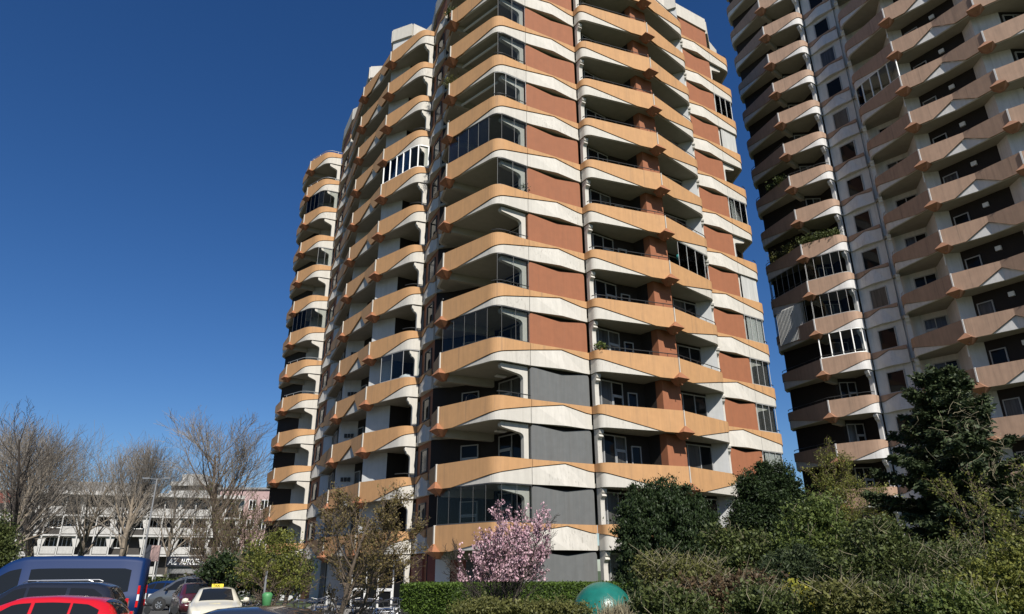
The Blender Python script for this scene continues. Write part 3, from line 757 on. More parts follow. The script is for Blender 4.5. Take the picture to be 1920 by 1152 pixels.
def leaf_quads(P, size, asp=.5, d=None, dmix=.6, jit=.45):
    n = len(P); D = unit(n)
    if d is not None: D = D*(1-dmix) + np.asarray(d)*dmix; D /= np.linalg.norm(D, axis=1, keepdims=True)
    W = np.cross(D, unit(n)); W /= np.linalg.norm(W, axis=1, keepdims=True)+1e-9
    s = (size*(1+jit*rng.normal(size=n)).clip(.4, 2))[:, None]
    return np.stack([P-D*s*.5, P+W*s*asp*.5, P+D*s*.5, P-W*s*asp*.5], 1)
def blob_points(n, blobs, clump=.18, nclump=None, shell=.55):
    """clumpy points through a set of ellipsoids (x, y, z, rx, ry, rz)"""
    B = np.array(blobs, float); vol = (B[:, 3]*B[:, 4]*B[:, 5])**(2/3); vol /= vol.sum()
    nc = nclump or max(30, n//70)
    bi = rng.choice(len(B), nc, p=vol); u = unit(nc); r = (shell+(1-shell)*rng.random(nc)**.6)[:, None]
    C = B[bi, :3]+u*r*B[bi, 3:]
    k = rng.integers(0, nc, n); sc_ = clump*(.35+1.3*rng.random(nc)**1.5)
    P = C[k]+rng.normal(size=(n, 3))*sc_[k][:, None]*np.array([1, 1, .75])
    P = P[P[:, 2] > .03]
    out = (u*np.array([1, 1, .7]))[k][:len(P)]
    return P, out
def grow(base, dirn, length, rad, levels, rnd, kids, spread, wob=.12, up=.1, tip=.3, first=.25, shrink=.55):
    """recursive branching; returns list per level of (pts, radii)"""
    out = [[] for _ in range(levels+1)]
    def rec(p, d, L, r, lev):
        n = 5 if lev < 2 else 3
        pts = [p.copy()]; rr = [r]; dd = d.copy()
        for i in range(n):
            dd = dd + Vector((rnd.gauss(0, wob), rnd.gauss(0, wob), rnd.gauss(0, wob)*.6+up)); dd.normalize()
            p = p + dd*(L/n); pts.append(p.copy()); rr.append(r*(1-(1-tip)*(i+1)/n))
        out[lev].append((pts, rr))
        if lev < levels:
            for j in range(kids[lev]):
                t = first + (1-first)*(j+rnd.random())/kids[lev] if lev else max(first, .0)+(1-first)*(j+.5*rnd.random())/kids[lev]
                f = min(.999, t)*n; i = int(f); q = pts[i].lerp(pts[i+1], f-i); rq = rr[i]+(rr[i+1]-rr[i])*(f-i)
                ax = (pts[i+1]-pts[i]).normalized(); o = ax.orthogonal().normalized()
                o.rotate(Matrix.Rotation(rnd.random()*6.283, 3, ax))
                sp = spread[lev]*(.75+.5*rnd.random())
                nd = (ax*math.cos(sp)+o*math.sin(sp)).normalized()
                rec(q, nd, L*shrink*(1.15-.55*t*(.6 if lev else 1))*(.8+.4*rnd.random()), rq*(.52 if lev == 0 else .5), lev+1)
    rec(Vector(base), Vector(dirn).normalized(), length, rad, 0)
    return out
def tree(name, label, cat, base, height, kids, spread, seed, bark='bark', twig='twig', levels=3, rad=.2, lean=(0, 0), minr=.008, up=.1, first=.25, shrink=.55, wob=.12, group=None, stems=1, trunk_frac=.75):
    rnd = random.Random(seed)
    root = thing(name, label, cat, base, 0, group)
    allout = None
    for s_ in range(stems):
        a = 6.283*s_/max(1, stems)+rnd.random()
        off = (0, 0, 0) if stems == 1 else (math.cos(a)*.12, math.sin(a)*.12, 0)
        dr = (lean[0], lean[1], 1) if stems == 1 else (math.cos(a)*.35+lean[0], math.sin(a)*.35+lean[1], 1)
        o = grow(off, dr, height*trunk_frac*(1 if stems == 1 else .7+.4*rnd.random()), rad, levels, rnd, kids, spread, wob, up, first=first, shrink=shrink)
        allout = o if allout is None else [x+y for x, y in zip(allout, o)]
    mz = max(p.z for l_ in allout for pts, _ in l_ for p in pts); kz = height/mz
    for l_ in allout:
        for pts, _ in l_:
            for p in pts: p *= kz
    tb = MB()
    for lev in (0, 1):
        for pts, rr in allout[lev]: tb.tube(pts, [max(minr, r) for r in rr], 7 if lev == 0 else 5, cap=False)
    tb.build('trunk', bark, root, smooth=True)
    if levels >= 2:
        cb = MB()
        for lev in range(2, levels+1):
            for pts, rr in allout[lev]: cb.tube(pts, [max(minr, r) for r in rr], 4 if lev == 2 else 3, cap=False)
        cb.build('crown', twig, root)
    return root, allout
def twig_points(out, levs, n, jit):
    P = []; D = []
    segs = [(pts[i], pts[i+1]) for l in levs for pts, _ in out[l] for i in range(len(pts)-1)]
    idx = rng.integers(0, len(segs), n); t = rng.random(n)
    A_ = np.array([s_[0] for s_ in segs])[idx]; B_ = np.array([s_[1] for s_ in segs])[idx]
    P = A_+(B_-A_)*t[:, None]+rng.normal(size=(n, 3))*jit
    D = B_-A_; D /= np.linalg.norm(D, axis=1, keepdims=True)+1e-9
    return P, D
def foliage(root, V, m, name='foliage'): return link(name, quads_mesh(name, V, m), root)

# bare street trees in front of the white block
def bare(u, Y, vtop, label, seed, kids=(13, 8, 6), spread=(.62, .6, .6), rad=.26, lean=(0, 0), bark='bark_light', twig='twig_grey', utop=None, **kw):
    hh = at(utop or u, vtop, Y).z
    return tree('bare_tree', label, 'tree', (gx(u, Y, 1040), Y, 0), hh, kids, spread, seed, bark, twig, 3, rad, lean, minr=.0095, group='bare trees along the road', **kw)
bare(78, 62, 772, 'broad leafless tree with thick pale trunk behind the blue van roof', 11, (20, 12, 9), (.7, .62, .6), .42, first=.3, trunk_frac=.72, shrink=.62, up=.13)
bare(22, 50, 765, 'slender dark leafless tree leaning beside the broad pale-trunked one', 12, (14, 7, 5), (.75, .7, .7), .19, (.16, 0), 'bark_dark', 'bark_dark', utop=95, first=.3, trunk_frac=.95, shrink=.36)
bare(240, 64, 812, 'leafless vase-shaped tree standing right behind the street lamp', 13, (18, 11, 9), (.68, .58, .55), .36, first=.33, trunk_frac=.68, shrink=.66, up=.15)
bare(405, 58, 758, 'tallest leafless tree with twisting branches next to the tower', 14, (19, 11, 8), (.75, .62, .6), .28, (.08, 0), 'bark', 'twig_grey', utop=445, first=.35, trunk_frac=.85, shrink=.52)
bare(-28, 56, 785, 'leafless tree half out of frame behind the white truck', 15, (17, 10, 8), (.6, .55, .55), .3, first=.3, trunk_frac=.72, shrink=.6)
bare(150, 75, 800, 'leafless tree further back between the broad one and the street lamp', 17, (17, 10, 7), (.7, .6, .6), .3, first=.3, trunk_frac=.75, shrink=.6)
bare(320, 78, 850, 'smaller leafless tree in front of the far high-rise', 18, (15, 9, 7), (.7, .6, .6), .25, first=.3, trunk_frac=.75, shrink=.6)
b6, o6 = tree('bare_shrub_tree', 'fan-shaped budding shrub tree with many thin brown stems near the dealer sign', 'tree', (gx(425, 41, 1080), 41, 0), at(430, 880, 41).z, (10, 7, 5), (.5, .5, .5), 16, 'bark', 'twig', 3, .07, stems=6, minr=.009, first=.2, trunk_frac=.95, shrink=.5)
P_, D_ = twig_points(o6, (2, 3), 5000, .05); foliage(b6, leaf_quads(P_, .07, .5), 'leaf_olive')

# brown-leaved tree by the entrance
t7, o7 = tree('young_maple', 'loose tree with small bronze spring leaves standing over the parked bicycles', 'tree', (gx(640, 19, 1150), 19, 0), at(700, 905, 19).z*1.0, (9, 8, 6), (.75, .65, .6), 21, 'bark', 'twig', 3, .075, stems=3, lean=(.05, 0), minr=.005, first=.3, trunk_frac=.88, shrink=.5, up=.06)
P_, D_ = twig_points(o7, (2, 3), 12000, .05); foliage(t7, leaf_quads(P_, .052, .55), 'leaf_brown')
# blossom tree
t8, o8 = tree('blossom_tree', 'small ornamental tree covered in pink blossom in front of the hedge', 'tree', (gx(946, 20, 1130), 20, 0), at(965, 938, 20).z, (11, 8, 5), (.6, .6, .6), 25, 'bark_dark', 'bark_dark', 3, .045, stems=8, minr=.005, first=.3, trunk_frac=.92, shrink=.42, up=.1)
t8.scale = (.84, .84, 1)
P_, D_ = twig_points(o8, (1, 2, 3), 17000, .05); P_ = P_[(P_[:, 2] > 1.7) & (np.abs(P_[:, 0]) < 1.5)]; foliage(t8, leaf_quads(P_, .055, .8), 'blossom')
# fresh green shrub tree left of the entrance
gy = 30
t9, o9 = tree('green_shrub_tree', 'crooked shrub tree with fresh green leaves behind the taxi', 'tree', (gx(520, gy, 1120), gy, 0), at(500, 985, gy).z*.9, (8, 6, 5), (.8, .7, .7), 23, 'bark', 'twig', 3, .11, stems=3, minr=.006, trunk_frac=.8, shrink=.5, up=.05)
c9 = (gx(505, gy)-gx(520, gy), 0, 3.0)
P_, n_ = blob_points(9500, [(c9[0], 0, 2.6, 1.25, 1.1, 1.0), (c9[0]-.7, 0, 2.0, .9, .8, .9), (c9[0]+.8, 0, 1.9, .9, .8, .9), (c9[0]+.3, 0, 3.1, .6, .6, .5)], .2, 170, .3); foliage(t9, leaf_quads(P_, .075, .6), 'leaf_lime')

def shrub(name, label, u, Y, m, blobs, n, size, clump=.16, nclump=None, asp=.55, stems=8, stemm='stem_pale', shell=.5, group=None, d=None, dmix=.5, sticks=0, cat='shrub', core=.52):
    """blobs given as (u px, v px, half-width px, half-height px) in the picture at distance Y"""
    root = thing(name, label, cat, (gx(u, Y), Y, 0), 0, group)
    B = []
    k = Y/F_PX*1.06
    for bu, bv, hw, hh, *dy in blobs:
        p = at(bu, bv, Y+(dy[0] if dy else 0)); B.append((p.x-root.location.x, p.y-Y, max(.05, p.z), hw*k, hw*k*.85, hh*k))
    P, out = blob_points(n, B, clump, nclump, shell)
    dd = None
    if d == 'out': dd = out
    elif d == 'up': dd = np.tile((0, 0, 1.0), (len(P), 1))
    V = leaf_quads(P, size, asp, dd, dmix, .6)
    foliage(root, V, m)
    if core:
        n2 = int(n*.45); bi = rng.integers(0, len(B), n2); BB = np.array(B)[bi]
        Q = BB[:, :3]+unit(n2)*BB[:, 3:]*core*(.6+.4*rng.random(n2))[:, None]; Q = Q[Q[:, 2] > .05]
        foliage(root, leaf_quads(Q, size*1.6, .7), m, 'inner_foliage')
    sb = MB(); rnd = random.Random(u)
    for i in range(stems):
        b = B[rnd.randrange(len(B))]; q = Vector((b[0]+rnd.uniform(-.6, .6)*b[3], b[1]+rnd.uniform(-.6, .6)*b[4], b[2]+rnd.uniform(-.2, .7)*b[5]))
        m_ = Vector((q.x*.45+rnd.gauss(0, .08), q.y*.45+rnd.gauss(0, .08), q.z*.55))
        sb.tube([(rnd.gauss(0, .08), rnd.gauss(0, .08), 0), m_, q], [.025, .017, .008], 5, cap=False)
    for i in range(int(sticks*.8)):
        b = B[rnd.randrange(len(B))]; a = rnd.random()*6.283
        q = Vector((b[0]+rnd.uniform(-.7, .7)*b[3], b[1]-abs(rnd.gauss(0, .5))*b[4], b[2]+rnd.uniform(-.5, .6)*b[5]))
        e = q+Vector((rnd.gauss(0, .22), rnd.gauss(0, .22), .15+.3*rnd.random()))
        sb.tube([q, q.lerp(e, .5)+Vector((rnd.gauss(0, .05), 0, 0)), e], [.006, .005, .003], 3, cap=False)
    sb.build('stem', stemm, root)
    return root
# dark yews
shrub('yew', 'broad dark green yew with flame-like tips in front of the grey wall panels', 1250, 24, 'leaf_yew',
      [(1260,1020,62,85), (1200,1030,42,90), (1315,1050,38,75), (1267,940,15,45), (1193,955,15,42), (1218,950,13,42), (1243,938,12,42), (1290,955,15,42), (1312,970,13,40), (1335,1000,13,40), (1172,985,12,40), (1250,1110,85,60)], 150000, .075, .1, 1700, .4, 6, 'bark_dark', .6, None, 'up', .55)
shrub('yew', 'dark rounded yew standing against the right end of the orange tower', 1440, 28, 'leaf_yew',
      [(1440,990,58,80), (1410,930,25,40), (1460,910,30,40), (1490,950,25,45), (1400,1010,30,70), (1430,890,15,20)], 90000, .085, .12, 1100, .4, 6, 'bark_dark', .6, None, 'out', .4)
# trimmed hedge
hg = thing('hedge', 'clipped bright green box hedge running behind the green ball', 'hedge', (0, 0, 0))
hpts = [(gx(752, 24.5), 24.5), (gx(848, 22.6), 22.6), (gx(985, 23.6), 23.6), (gx(1200, 23.6), 23.6)]
HB = MB(); quads = []
for i, (a, b) in enumerate(zip(hpts[:-1], hpts[1:])):
    HB.seg(a, b, 1.2, 0, 1.52)
    d = np.array(nrm((b[0]-a[0], b[1]-a[1]))); nn = np.array((d[1], -d[0])); L = math.hypot(b[0]-a[0], b[1]-a[1])
    n = int(L*5200); u_ = rng.random(n)*L; top = rng.random(n) < .4
    off = np.where(top, -rng.random(n)*1.2, rng.normal(0, .025, n)+.015); zz = np.where(top, 1.55+rng.normal(0, .028, n), rng.random(n)*1.56)
    XY = np.array(a)+u_[:, None]*d+off[:, None]*nn
    quads.append(leaf_quads(np.column_stack([XY, zz]), .06, .55))
HB.build('core', 'leaf_yew', hg); foliage(hg, np.concatenate(quads), 'leaf_hedge')
# green ball
mat('ballgreen', (.012, .13, .105), .28, var=.2, scale=5, bump=.25, spec=.5)
yb = 20.6; rb_ = 52/F_PX*yb*1.02
ball = MB()
nr, ns = 20, 40
prof = [(max(1e-3, math.sin(math.pi*i/nr))*rb_, -math.cos(math.pi*i/nr)*rb_) for i in range(nr+1)]
ball.lathe(prof, (0, 0, 0), ns)
bo = ball.build('ball_sculpture', 'ballgreen', None, True, (gx(1129, yb), yb, at(1129, 1091, yb).z-rb_))
tag(bo, 'large glossy dark green ball sculpture in front of the hedge', 'sculpture')
MB().lathe([(.001,-.02),(.5,-.02),(.42,bo.location.z-rb_+.06),(.001,bo.location.z-rb_+.06)], (0, 0, -bo.location.z+.02), 24).build('plinth', 'paving', bo)

# spruce
sy = 25
sp_ = thing('spruce', 'dark ragged spruce with bare twigs in front of the mauve tower', 'tree', (gx(1785, sy, 1000), sy, 0))
hs_ = at(1768, 690, sy).z; rs = random.Random(8)
dxs = (gx(1766, sy, 700)-gx(1785, sy, 1000))
tb = MB(); tb.tube([(0, 0, 0), (dxs*.4, 0, hs_*.5), (dxs*.9, 0, hs_*.97)], [.2, .12, .02], 8, cap=False)
cb = MB(); pp = []; pd = []
for i in range(150):
    t = .1+.88*(i/150); z = hs_*t; L = (1-t)**.68*3.9*(.4+.75*rs.random())+.15; a = i*2.399+rs.random()*.5
    if rs.random() < .12: L *= .45
    ox = dxs*.9*t; d = Vector((math.cos(a), math.sin(a), .05+.35*t-.25*(1-t)))
    pts = [Vector((ox, 0, z))]
    for q in range(5):
        d2 = d+Vector((0, 0, .12*(q-2))); pts.append(pts[-1]+d2.normalized()*L/5)
    cb.tube(pts, [.03, .025, .02, .014, .01, .005], 4, cap=False)
    for q in range(int(14+L*24)):
        f = rs.random()**.7*4.99; k = int(f); c = pts[k].lerp(pts[k+1], f-k); sd = (d.cross(Vector((0, 0, 1)))).normalized()*(1 if rs.random() < .5 else -1)
        tw = (d.normalized()*.7+sd*.8+Vector((0, 0, -.25+rs.gauss(0, .2)))).normalized(); l2 = (.2+.35*(1-f/5))*min(1.2, L)
        cb.tube([c, c+tw*l2], [.008, .003], 3, cap=False)
        for w_ in range(16):
            e = c+tw*l2*(w_+.5)/16*1.05; pp.append((e.x+rs.gauss(0, .06), e.y+rs.gauss(0, .06), e.z+rs.gauss(0, .06))); pd.append(tuple(tw))
tb.build('trunk', 'bark', sp_, True); cb.build('branches', 'bark_dark', sp_)
foliage(sp_, leaf_quads(np.array(pp), .15, .42, np.array(pd), .6), 'leaf_spruce', 'crown')
iv = MB()
for i in range(170):
    q = Vector((dxs*.55+rs.gauss(0, .45), -1.3+rs.gauss(0, .35), hs_*(.62+.1*rs.gauss(0, 1)))); ps = [q]; d = Vector((rs.gauss(0, 1), rs.gauss(0, .4), rs.gauss(-.3, .8))).normalized()
    for k in range(4): d = (d+Vector((rs.gauss(0, .5), rs.gauss(0, .3), rs.gauss(-.1, .4)))).normalized(); ps.append(ps[-1]+d*.16)
    iv.tube(ps, .006, 3, cap=False)
iv.build('dry_vine', 'stem_pale', sp_)

# light trees and shrubs of the garden
t10, o10 = tree('larch', 'airy yellow-green tree in front of the gap between the towers', 'tree', (gx(1560, 33, 950), 33, 0), at(1545, 825, 33).z*1.0, (12, 8, 5), (.95, .7, .6), 31, 'bark', 'twig', 3, .1, minr=.008, first=.35, shrink=.5, up=.04, trunk_frac=.95)
P_, D_ = twig_points(o10, (2, 3), 16000, .07); foliage(t10, leaf_quads(P_, .07, .5), 'leaf_lime')
SG = 'garden shrubs below the towers'
shrub('shrub', 'tall shrub with fresh light green leaves beside the dark rounded yew', 1535, 20, 'leaf_fresh', [(1530,985,45,55), (1500,1030,40,55), (1570,1040,40,60), (1550,960,30,25)], 15000, .07, .13, 260, sticks=60, group=SG)
shrub('shrub', 'leafy mid-green shrub filling the gap between both yews', 1390, 21, 'leaf_green', [(1390,1040,45,45), (1350,1010,25,25), (1430,1050,40,50), (1370,1080,45,40)], 15000, .07, .13, 260, sticks=50, group=SG)
shrub('shrub', 'twiggy olive shrub with pale bare tips in front of the broad yew', 1270, 17, 'leaf_olive', [(1270,1090,60,42), (1230,1075,35,35), (1320,1080,35,35)], 11000, .05, .12, 240, sticks=220, group=SG)
shrub('shrub', 'low shrub with dull red-brown leaves below the twiggy olive one', 1345, 15, 'leaf_redbrown', [(1300,1125,45,30), (1370,1115,50,32), (1420,1100,35,28)], 8000, .06, .1, 300, sticks=60, group=SG)
shrub('shrub', 'small shrub with bright yellow leaves in the garden bed', 1500, 14, 'leaf_yellow', [(1500,1125,32,24), (1530,1140,28,20), (1470,1140,25,18)], 5000, .05, .08, 140, sticks=20, group=SG)
shrub('dwarf_pine', 'dark green dwarf pine behind the yellow shrub', 1500, 19, 'leaf_spruce', [(1490,1070,50,40), (1530,1090,40,40), (1450,1090,40,35)], 16000, .1, .12, 260, .22, group=SG, d='out', dmix=.5)
shrub('shrub', 'big loose green shrub under the lowest balconies of the mauve tower', 1640, 18, 'leaf_green', [(1640,1040,50,55), (1600,1080,45,50), (1680,1070,45,55), (1655,1000,35,25)], 20000, .065, .13, 320, sticks=90, group=SG)
shrub('shrub', 'tangled dark shrub with bare stems at the foot of the spruce', 1760, 17.5, 'leaf_green', [(1745,1080,55,55), (1800,1060,45,45), (1720,1110,50,40)], 14000, .06, .14, 260, sticks=240, group=SG)
shrub('shrub', 'lime green shrub at the right end of the garden bed', 1870, 15, 'leaf_lime', [(1870,1095,50,45), (1830,1120,45,35), (1910,1070,40,60)], 14000, .06, .11, 260, sticks=50, group=SG)
t11, o11 = tree('hazel', 'thin-stemmed hazel with small yellow-green leaves right of the spruce', 'tree', (gx(1925, 19, 1000), 19, 0), at(1890, 815, 19).z, (7, 5, 4), (.5, .6, .6), 33, 'twig', 'twig', 3, .03, stems=4, minr=.005, trunk_frac=.95, shrink=.42)
P_, D_ = twig_points(o11, (1, 2, 3), 6000, .06); foliage(t11, leaf_quads(P_, .065, .55), 'leaf_lime')
shrub('shrub', 'low bright ground shrub at the base of the blossom tree', 960, 15.5, 'leaf_olive', [(900,1140,45,14), (960,1142,50,12), (1030,1140,45,12), (1075,1145,30,10)], 16000, .04, .07, 360, group=SG)
shrub('grass_tuft', 'dry straw-coloured ornamental grass in front of the green ball', 1160, 16, 'stem_pale', [(1165,1154,28,10), (1140,1160,25,8), (1190,1154,22,10)], 2200, .22, .08, 100, .05, d='up', dmix=.75, sticks=60, group=SG, cat='grass', core=0)
for u, v, Y, m, lab in ((1440,1135,13.5,'leaf_green','dense green shrub low between the red-brown and yellow ones'), (1580,1125,13,'leaf_olive','olive green shrub right of the yellow one'), (1690,1130,13,'leaf_green','low green shrub in front of the big loose one'),
                   (1790,1140,12.5,'leaf_fresh','low fresh green shrub in front of the tangled one'), (1262,1138,13.5,'leaf_green','low dark green shrub right of the dry grass')):
    shrub('shrub', lab, u, Y, m, [(u-25,v,40,28), (u+30,v+6,40,26), (u,v-10,30,20)], 9000, .055, .1, 220, sticks=50, group=SG)
shrub('ivy_hedge', 'dark ivy hedge at the far edge of the parking lot', 285, 56, 'leaf_green', [(275,1102,22,14), (310,1104,25,14), (345,1104,25,14), (380,1100,25,16), (250,1102,25,14)], 14000, .16, .22, 240)
shrub('shrub', 'dark evergreen shrub at the left beside the white truck', 5, 44, 'leaf_green', [(0,1015,28,40), (-20,1040,35,45), (10,1045,20,30)], 9000, .12, .22, 180)
shrub('shrub', 'dense dark undergrowth beneath the crooked green shrub tree', 470, 36, 'leaf_yew', [(450,1075,40,30), (490,1070,40,30), (540,1075,40,30), (415,1070,30,25)], 16000, .13, .2, 300)

#%%VEHICLES
mat('paint_red', (.45, .007, .012), .3, coat=1.0)
mat('paint_blue', (.004, .02, .08), .5, coat=0.0, spec=.15)
mat('paint_black', (.012, .014, .02), .25, coat=1.0)
mat('paint_navy', (.02, .026, .04), .25, coat=1.0)
mat('paint_grey', (.14, .15, .16), .3, metal=.5, coat=.8)
mat('paint_cream', (.56, .53, .43), .35, coat=.8)
mat('paint_maroon', (.06, .01, .014), .3, coat=.8)
mat('paint_white', (.75, .75, .73), .4, coat=.5)
mat('plastic', (.02, .02, .02), .6)
mat('tyre', (.02, .02, .02), .9)
mat('rim', (.45, .46, .47), .35, metal=.8)
mat('lamp_red', (.5, .01, .01), .2, coat=1)
mat('lamp_clear', (.6, .62, .64), .15, coat=1)
mat('lamp_amber', (.7, .25, .02), .2)
mat('chrome', (.35, .35, .35), .3, metal=1)
glassmat('carglass', (.012, .014, .017), 1.28, clear=False)
mat('taxiyellow', (.85, .66, .05), .4)
def interp(st, x):
    if x <= st[0][0]: return st[0][1:]
    for a, b in zip(st[:-1], st[1:]):
        if x <= b[0]:
            t = (x-a[0])/(b[0]-a[0]); return tuple(p+(q-p)*t for p, q in zip(a[1:], b[1:]))
    return st[-1][1:]
def smooth_st(st, n):
    xs = np.linspace(st[0][0], st[-1][0], n); A_ = np.array([interp(st, x) for x in xs]); k = np.array([1, 2, 3, 2, 1])/9
    P_ = np.pad(A_, ((2, 2), (0, 0)), 'edge'); Bm = np.stack([np.convolve(P_[:, j], k, 'valid') for j in range(A_.shape[1])], 1)
    return [(float(x), *map(float, b)) for x, b in zip(xs, Bm)]
def car(name, label, cat, loc, rz, st, paint, wheels, side_win, ws, rw, tail=None, head=None, wr=.31, mirror=None, pillars=(), rails=False, wsf=.84):
    """st: (x, z_bottom, z_belt, z_top, half width, half width of top); x forward"""
    root = thing(name, label, cat, loc, rz)
    S = smooth_st(st, 64)
    mb = MB(); ring = None; n = 0
    def half(zb, zl, zt, hw, ht):
        return [(hw*.85, zb), (hw*.98, zb+.12), (hw, zb+(zl-zb)*.55), (hw*.985, zl-.03), (hw*.955, zl+.01), (ht+(hw*.955-ht)*.12, zl+(zt-zl)*.86), (ht*.93, zt-.035), (ht*.72, zt-.008), (ht*.36, zt), ]
    o = 0
    for x, zb, zl, zt, hw, ht in S:
        h = half(zb, zl, zt, hw, ht)
        r = [(x, y, z) for y, z in h]+[(x, 0, zt+.002)]+[(x, -y, z) for y, z in h[::-1]]
        n = len(r); mb.v += r
    for i in range(len(S)-1):
        for j in range(n):
            j2 = (j+1) % n
            mb.f.append((i*n+j, (i+1)*n+j, (i+1)*n+j2, i*n+j2)); mb.m.append(0)
    mb.f.append(tuple(range(n))); mb.m.append(0); mb.f.append(tuple((len(S)-1)*n+j for j in range(n-1, -1, -1))); mb.m.append(0)
    mb.build('body', paint, root, True)
    def surf(x, f, off=.008):
        zb, zl, zt, hw, ht = interp(S, x)
        y0, z0 = hw*.955, zl+.01; y1, z1 = ht+(hw*.955-ht)*.12, zl+(zt-zl)*.86
        return (x, y0+(y1-y0)*f+off, z0+(z1-z0)*f)
    for pts in side_win:           # list of polygons as rows [(x, flow, fhigh), ...]
        for sgn in (1, -1):
            m_ = MB(); k = len(pts)
            xs = [pts[0][0]+(pts[-1][0]-pts[0][0])*i/14 for i in range(15)]
            vs = []
            for x in xs:
                lo, hi = interp([(p[0], p[1], p[2]) for p in pts], x)
                for f in (lo, (lo+hi)/2, hi): q = surf(x, f); vs.append((q[0], q[1]*sgn, q[2]))
            m_.add(vs, [(3*i+j, 3*i+j+1, 3*i+4+j, 3*i+3+j) if sgn < 0 else (3*i+j, 3*i+3+j, 3*i+4+j, 3*i+j+1) for i in range(14) for j in range(2)])
            m_.build('side_window', 'carglass', root, True)
    for nm, rg in (('windscreen', ws), ('rear_window', rw)):
        if not rg: continue
        xs = [rg[0]+(rg[1]-rg[0])*i/8 for i in range(9)]; m_ = MB(); vs = []
        for x in xs:
            zb, zl, zt, hw, ht = interp(S, x)
            for fy in (-wsf, -wsf*.5, 0, wsf*.5, wsf):
                zz = zt-.008 if abs(fy) > .6 else zt
                vs.append((x, ht*fy, zz+.016 - (.02 if abs(fy) > .8 else 0)))
        m_.add(vs, [(5*i+j, 5*i+5+j, 5*i+6+j, 5*i+1+j) for i in range(8) for j in range(4)]); m_.build(nm, 'carglass', root, True)
    for wx in wheels:
        hw = interp(S, wx)[3]
        for sgn in (1, -1):
            MB().lathe([(.0, -.02), (wr+.07, -.02), (wr+.07, .02), (.0, .02)], (wx, sgn*(hw-.015), wr+.03), 24, axis='Y').build('wheel_arch', 'plastic', root)
            t = MB().lathe([(wr*.62, -.1), (wr*.95, -.1), (wr, -.06), (wr, .06), (wr*.95, .1), (wr*.62, .1)], (wx, sgn*(hw-.06), wr), 28, axis='Y').build('wheel', 'tyre', root, True)
            rm = MB().lathe([(.02, .03), (wr*.2, .05), (wr*.5, .02), (wr*.62, .08)], (0, 0, 0), 28, axis='Y')
            for q in range(6):
                a = q*math.pi/3; rm.box((math.cos(a)*wr*.4, .05, math.sin(a)*wr*.4), (wr*.5, .03, .05), 0, 0, Matrix.Rotation(-a, 3, 'Y'))
            rm = rm.build('rim', 'rim', t, False, (wx, sgn*(hw-.045), wr))
            if sgn < 0: rm.scale.y = -1
    for kind, items in (('tail_light', tail), ('headlight', head)):
        for it in items or ():
            x, y, z, dx, dy, dz, m_ = it
            for sgn in (1, -1): MB().box((x, sgn*y, z), (dx, dy, dz)).build(kind, m_, root)
    if mirror:
        for sgn in (1, -1):
            m_ = MB(); m_.lathe([(.001, -.1), (.07, -.09), (.095, 0), (.07, .09), (.001, .1)], (0, 0, 0), 12, axis='Y'); m_.box((0, -.12, -.03), (.05, .12, .04))
            mo = m_.build('wing_mirror', mirror[3], root, True, (mirror[0], sgn*mirror[1], mirror[2])); mo.scale = (.8, sgn, 1)
    for x, f0, f1, wd in pillars:
        for sgn in (1, -1):
            p0, p1 = surf(x, f0, .012), surf(x+wd*.0, f1, .012)
            MB().tube([(p0[0], p0[1]*sgn, p0[2]), (p1[0]-.06, p1[1]*sgn, p1[2])], .03, 5).build('pillar', 'plastic', root)
    if rails:
        for sgn in (1, -1):
            z = interp(S, 0)[2]; MB().tube([(rails[0], sgn*.52, interp(S, rails[0])[2]+.02), (rails[0]+.12, sgn*.53, z+.045), (rails[1]-.12, sgn*.53, z+.04), (rails[1], sgn*.52, interp(S, rails[1])[2]+.02)], .018, 6).build('roof_rail', 'chrome', root)
    return root
HATCH = [(-2.0,.42,.8,.86,.72,.6), (-1.93,.3,.95,1.06,.82,.6), (-1.75,.26,1.0,1.32,.86,.55), (-1.45,.24,.98,1.43,.87,.56), (-.6,.22,.95,1.49,.87,.58), (.1,.22,.92,1.47,.87,.57), (.55,.22,.9,1.3,.86,.58), (1.05,.22,.88,1.0,.85,.66), (1.6,.24,.82,.88,.83,.66), (1.9,.28,.66,.72,.74,.56), (2.0,.36,.52,.56,.6,.45)]
SUV = [(-2.35,.45,.95,1.0,.75,.6), (-2.3,.35,1.05,1.3,.88,.62), (-2.1,.3,1.08,1.6,.92,.62), (-1.7,.28,1.06,1.7,.93,.62), (0,.26,1.03,1.73,.93,.63), (.35,.26,1.02,1.66,.92,.62), (1.1,.26,1.0,1.12,.91,.72), (1.9,.28,.94,1.0,.88,.7), (2.25,.32,.75,.8,.8,.6), (2.35,.4,.6,.62,.65,.5)]
SEDAN = [(-2.35,.45,.8,.85,.7,.55), (-2.25,.3,.95,1.0,.86,.66), (-1.75,.26,.96,1.06,.88,.66), (-1.1,.24,.95,1.36,.9,.56), (-.5,.22,.94,1.45,.9,.57), (.2,.22,.93,1.43,.9,.57), (.6,.22,.92,1.3,.9,.6), (1.2,.22,.92,1.0,.89,.7), (1.9,.24,.84,.88,.86,.68), (2.3,.3,.66,.7,.75,.55), (2.38,.38,.55,.58,.6,.45)]
VAN = [(-2.95,.42,1.2,2.45,.92,.78), (-2.85,.36,1.2,2.52,.97,.8), (-2.3,.32,1.2,2.57,.99,.82), (0,.3,1.2,2.58,.99,.82), (1.1,.3,1.2,2.55,.99,.82), (1.55,.3,1.2,2.4,.98,.8), (2.1,.3,1.2,1.9,.97,.8), (2.6,.3,1.18,1.38,.95,.8), (2.85,.34,1.05,1.12,.9,.75), (2.97,.42,.8,.85,.8,.6)]
PI = math.pi
def park(uref, Y, rear_dx): return gx(uref, Y, 1120)+rear_dx
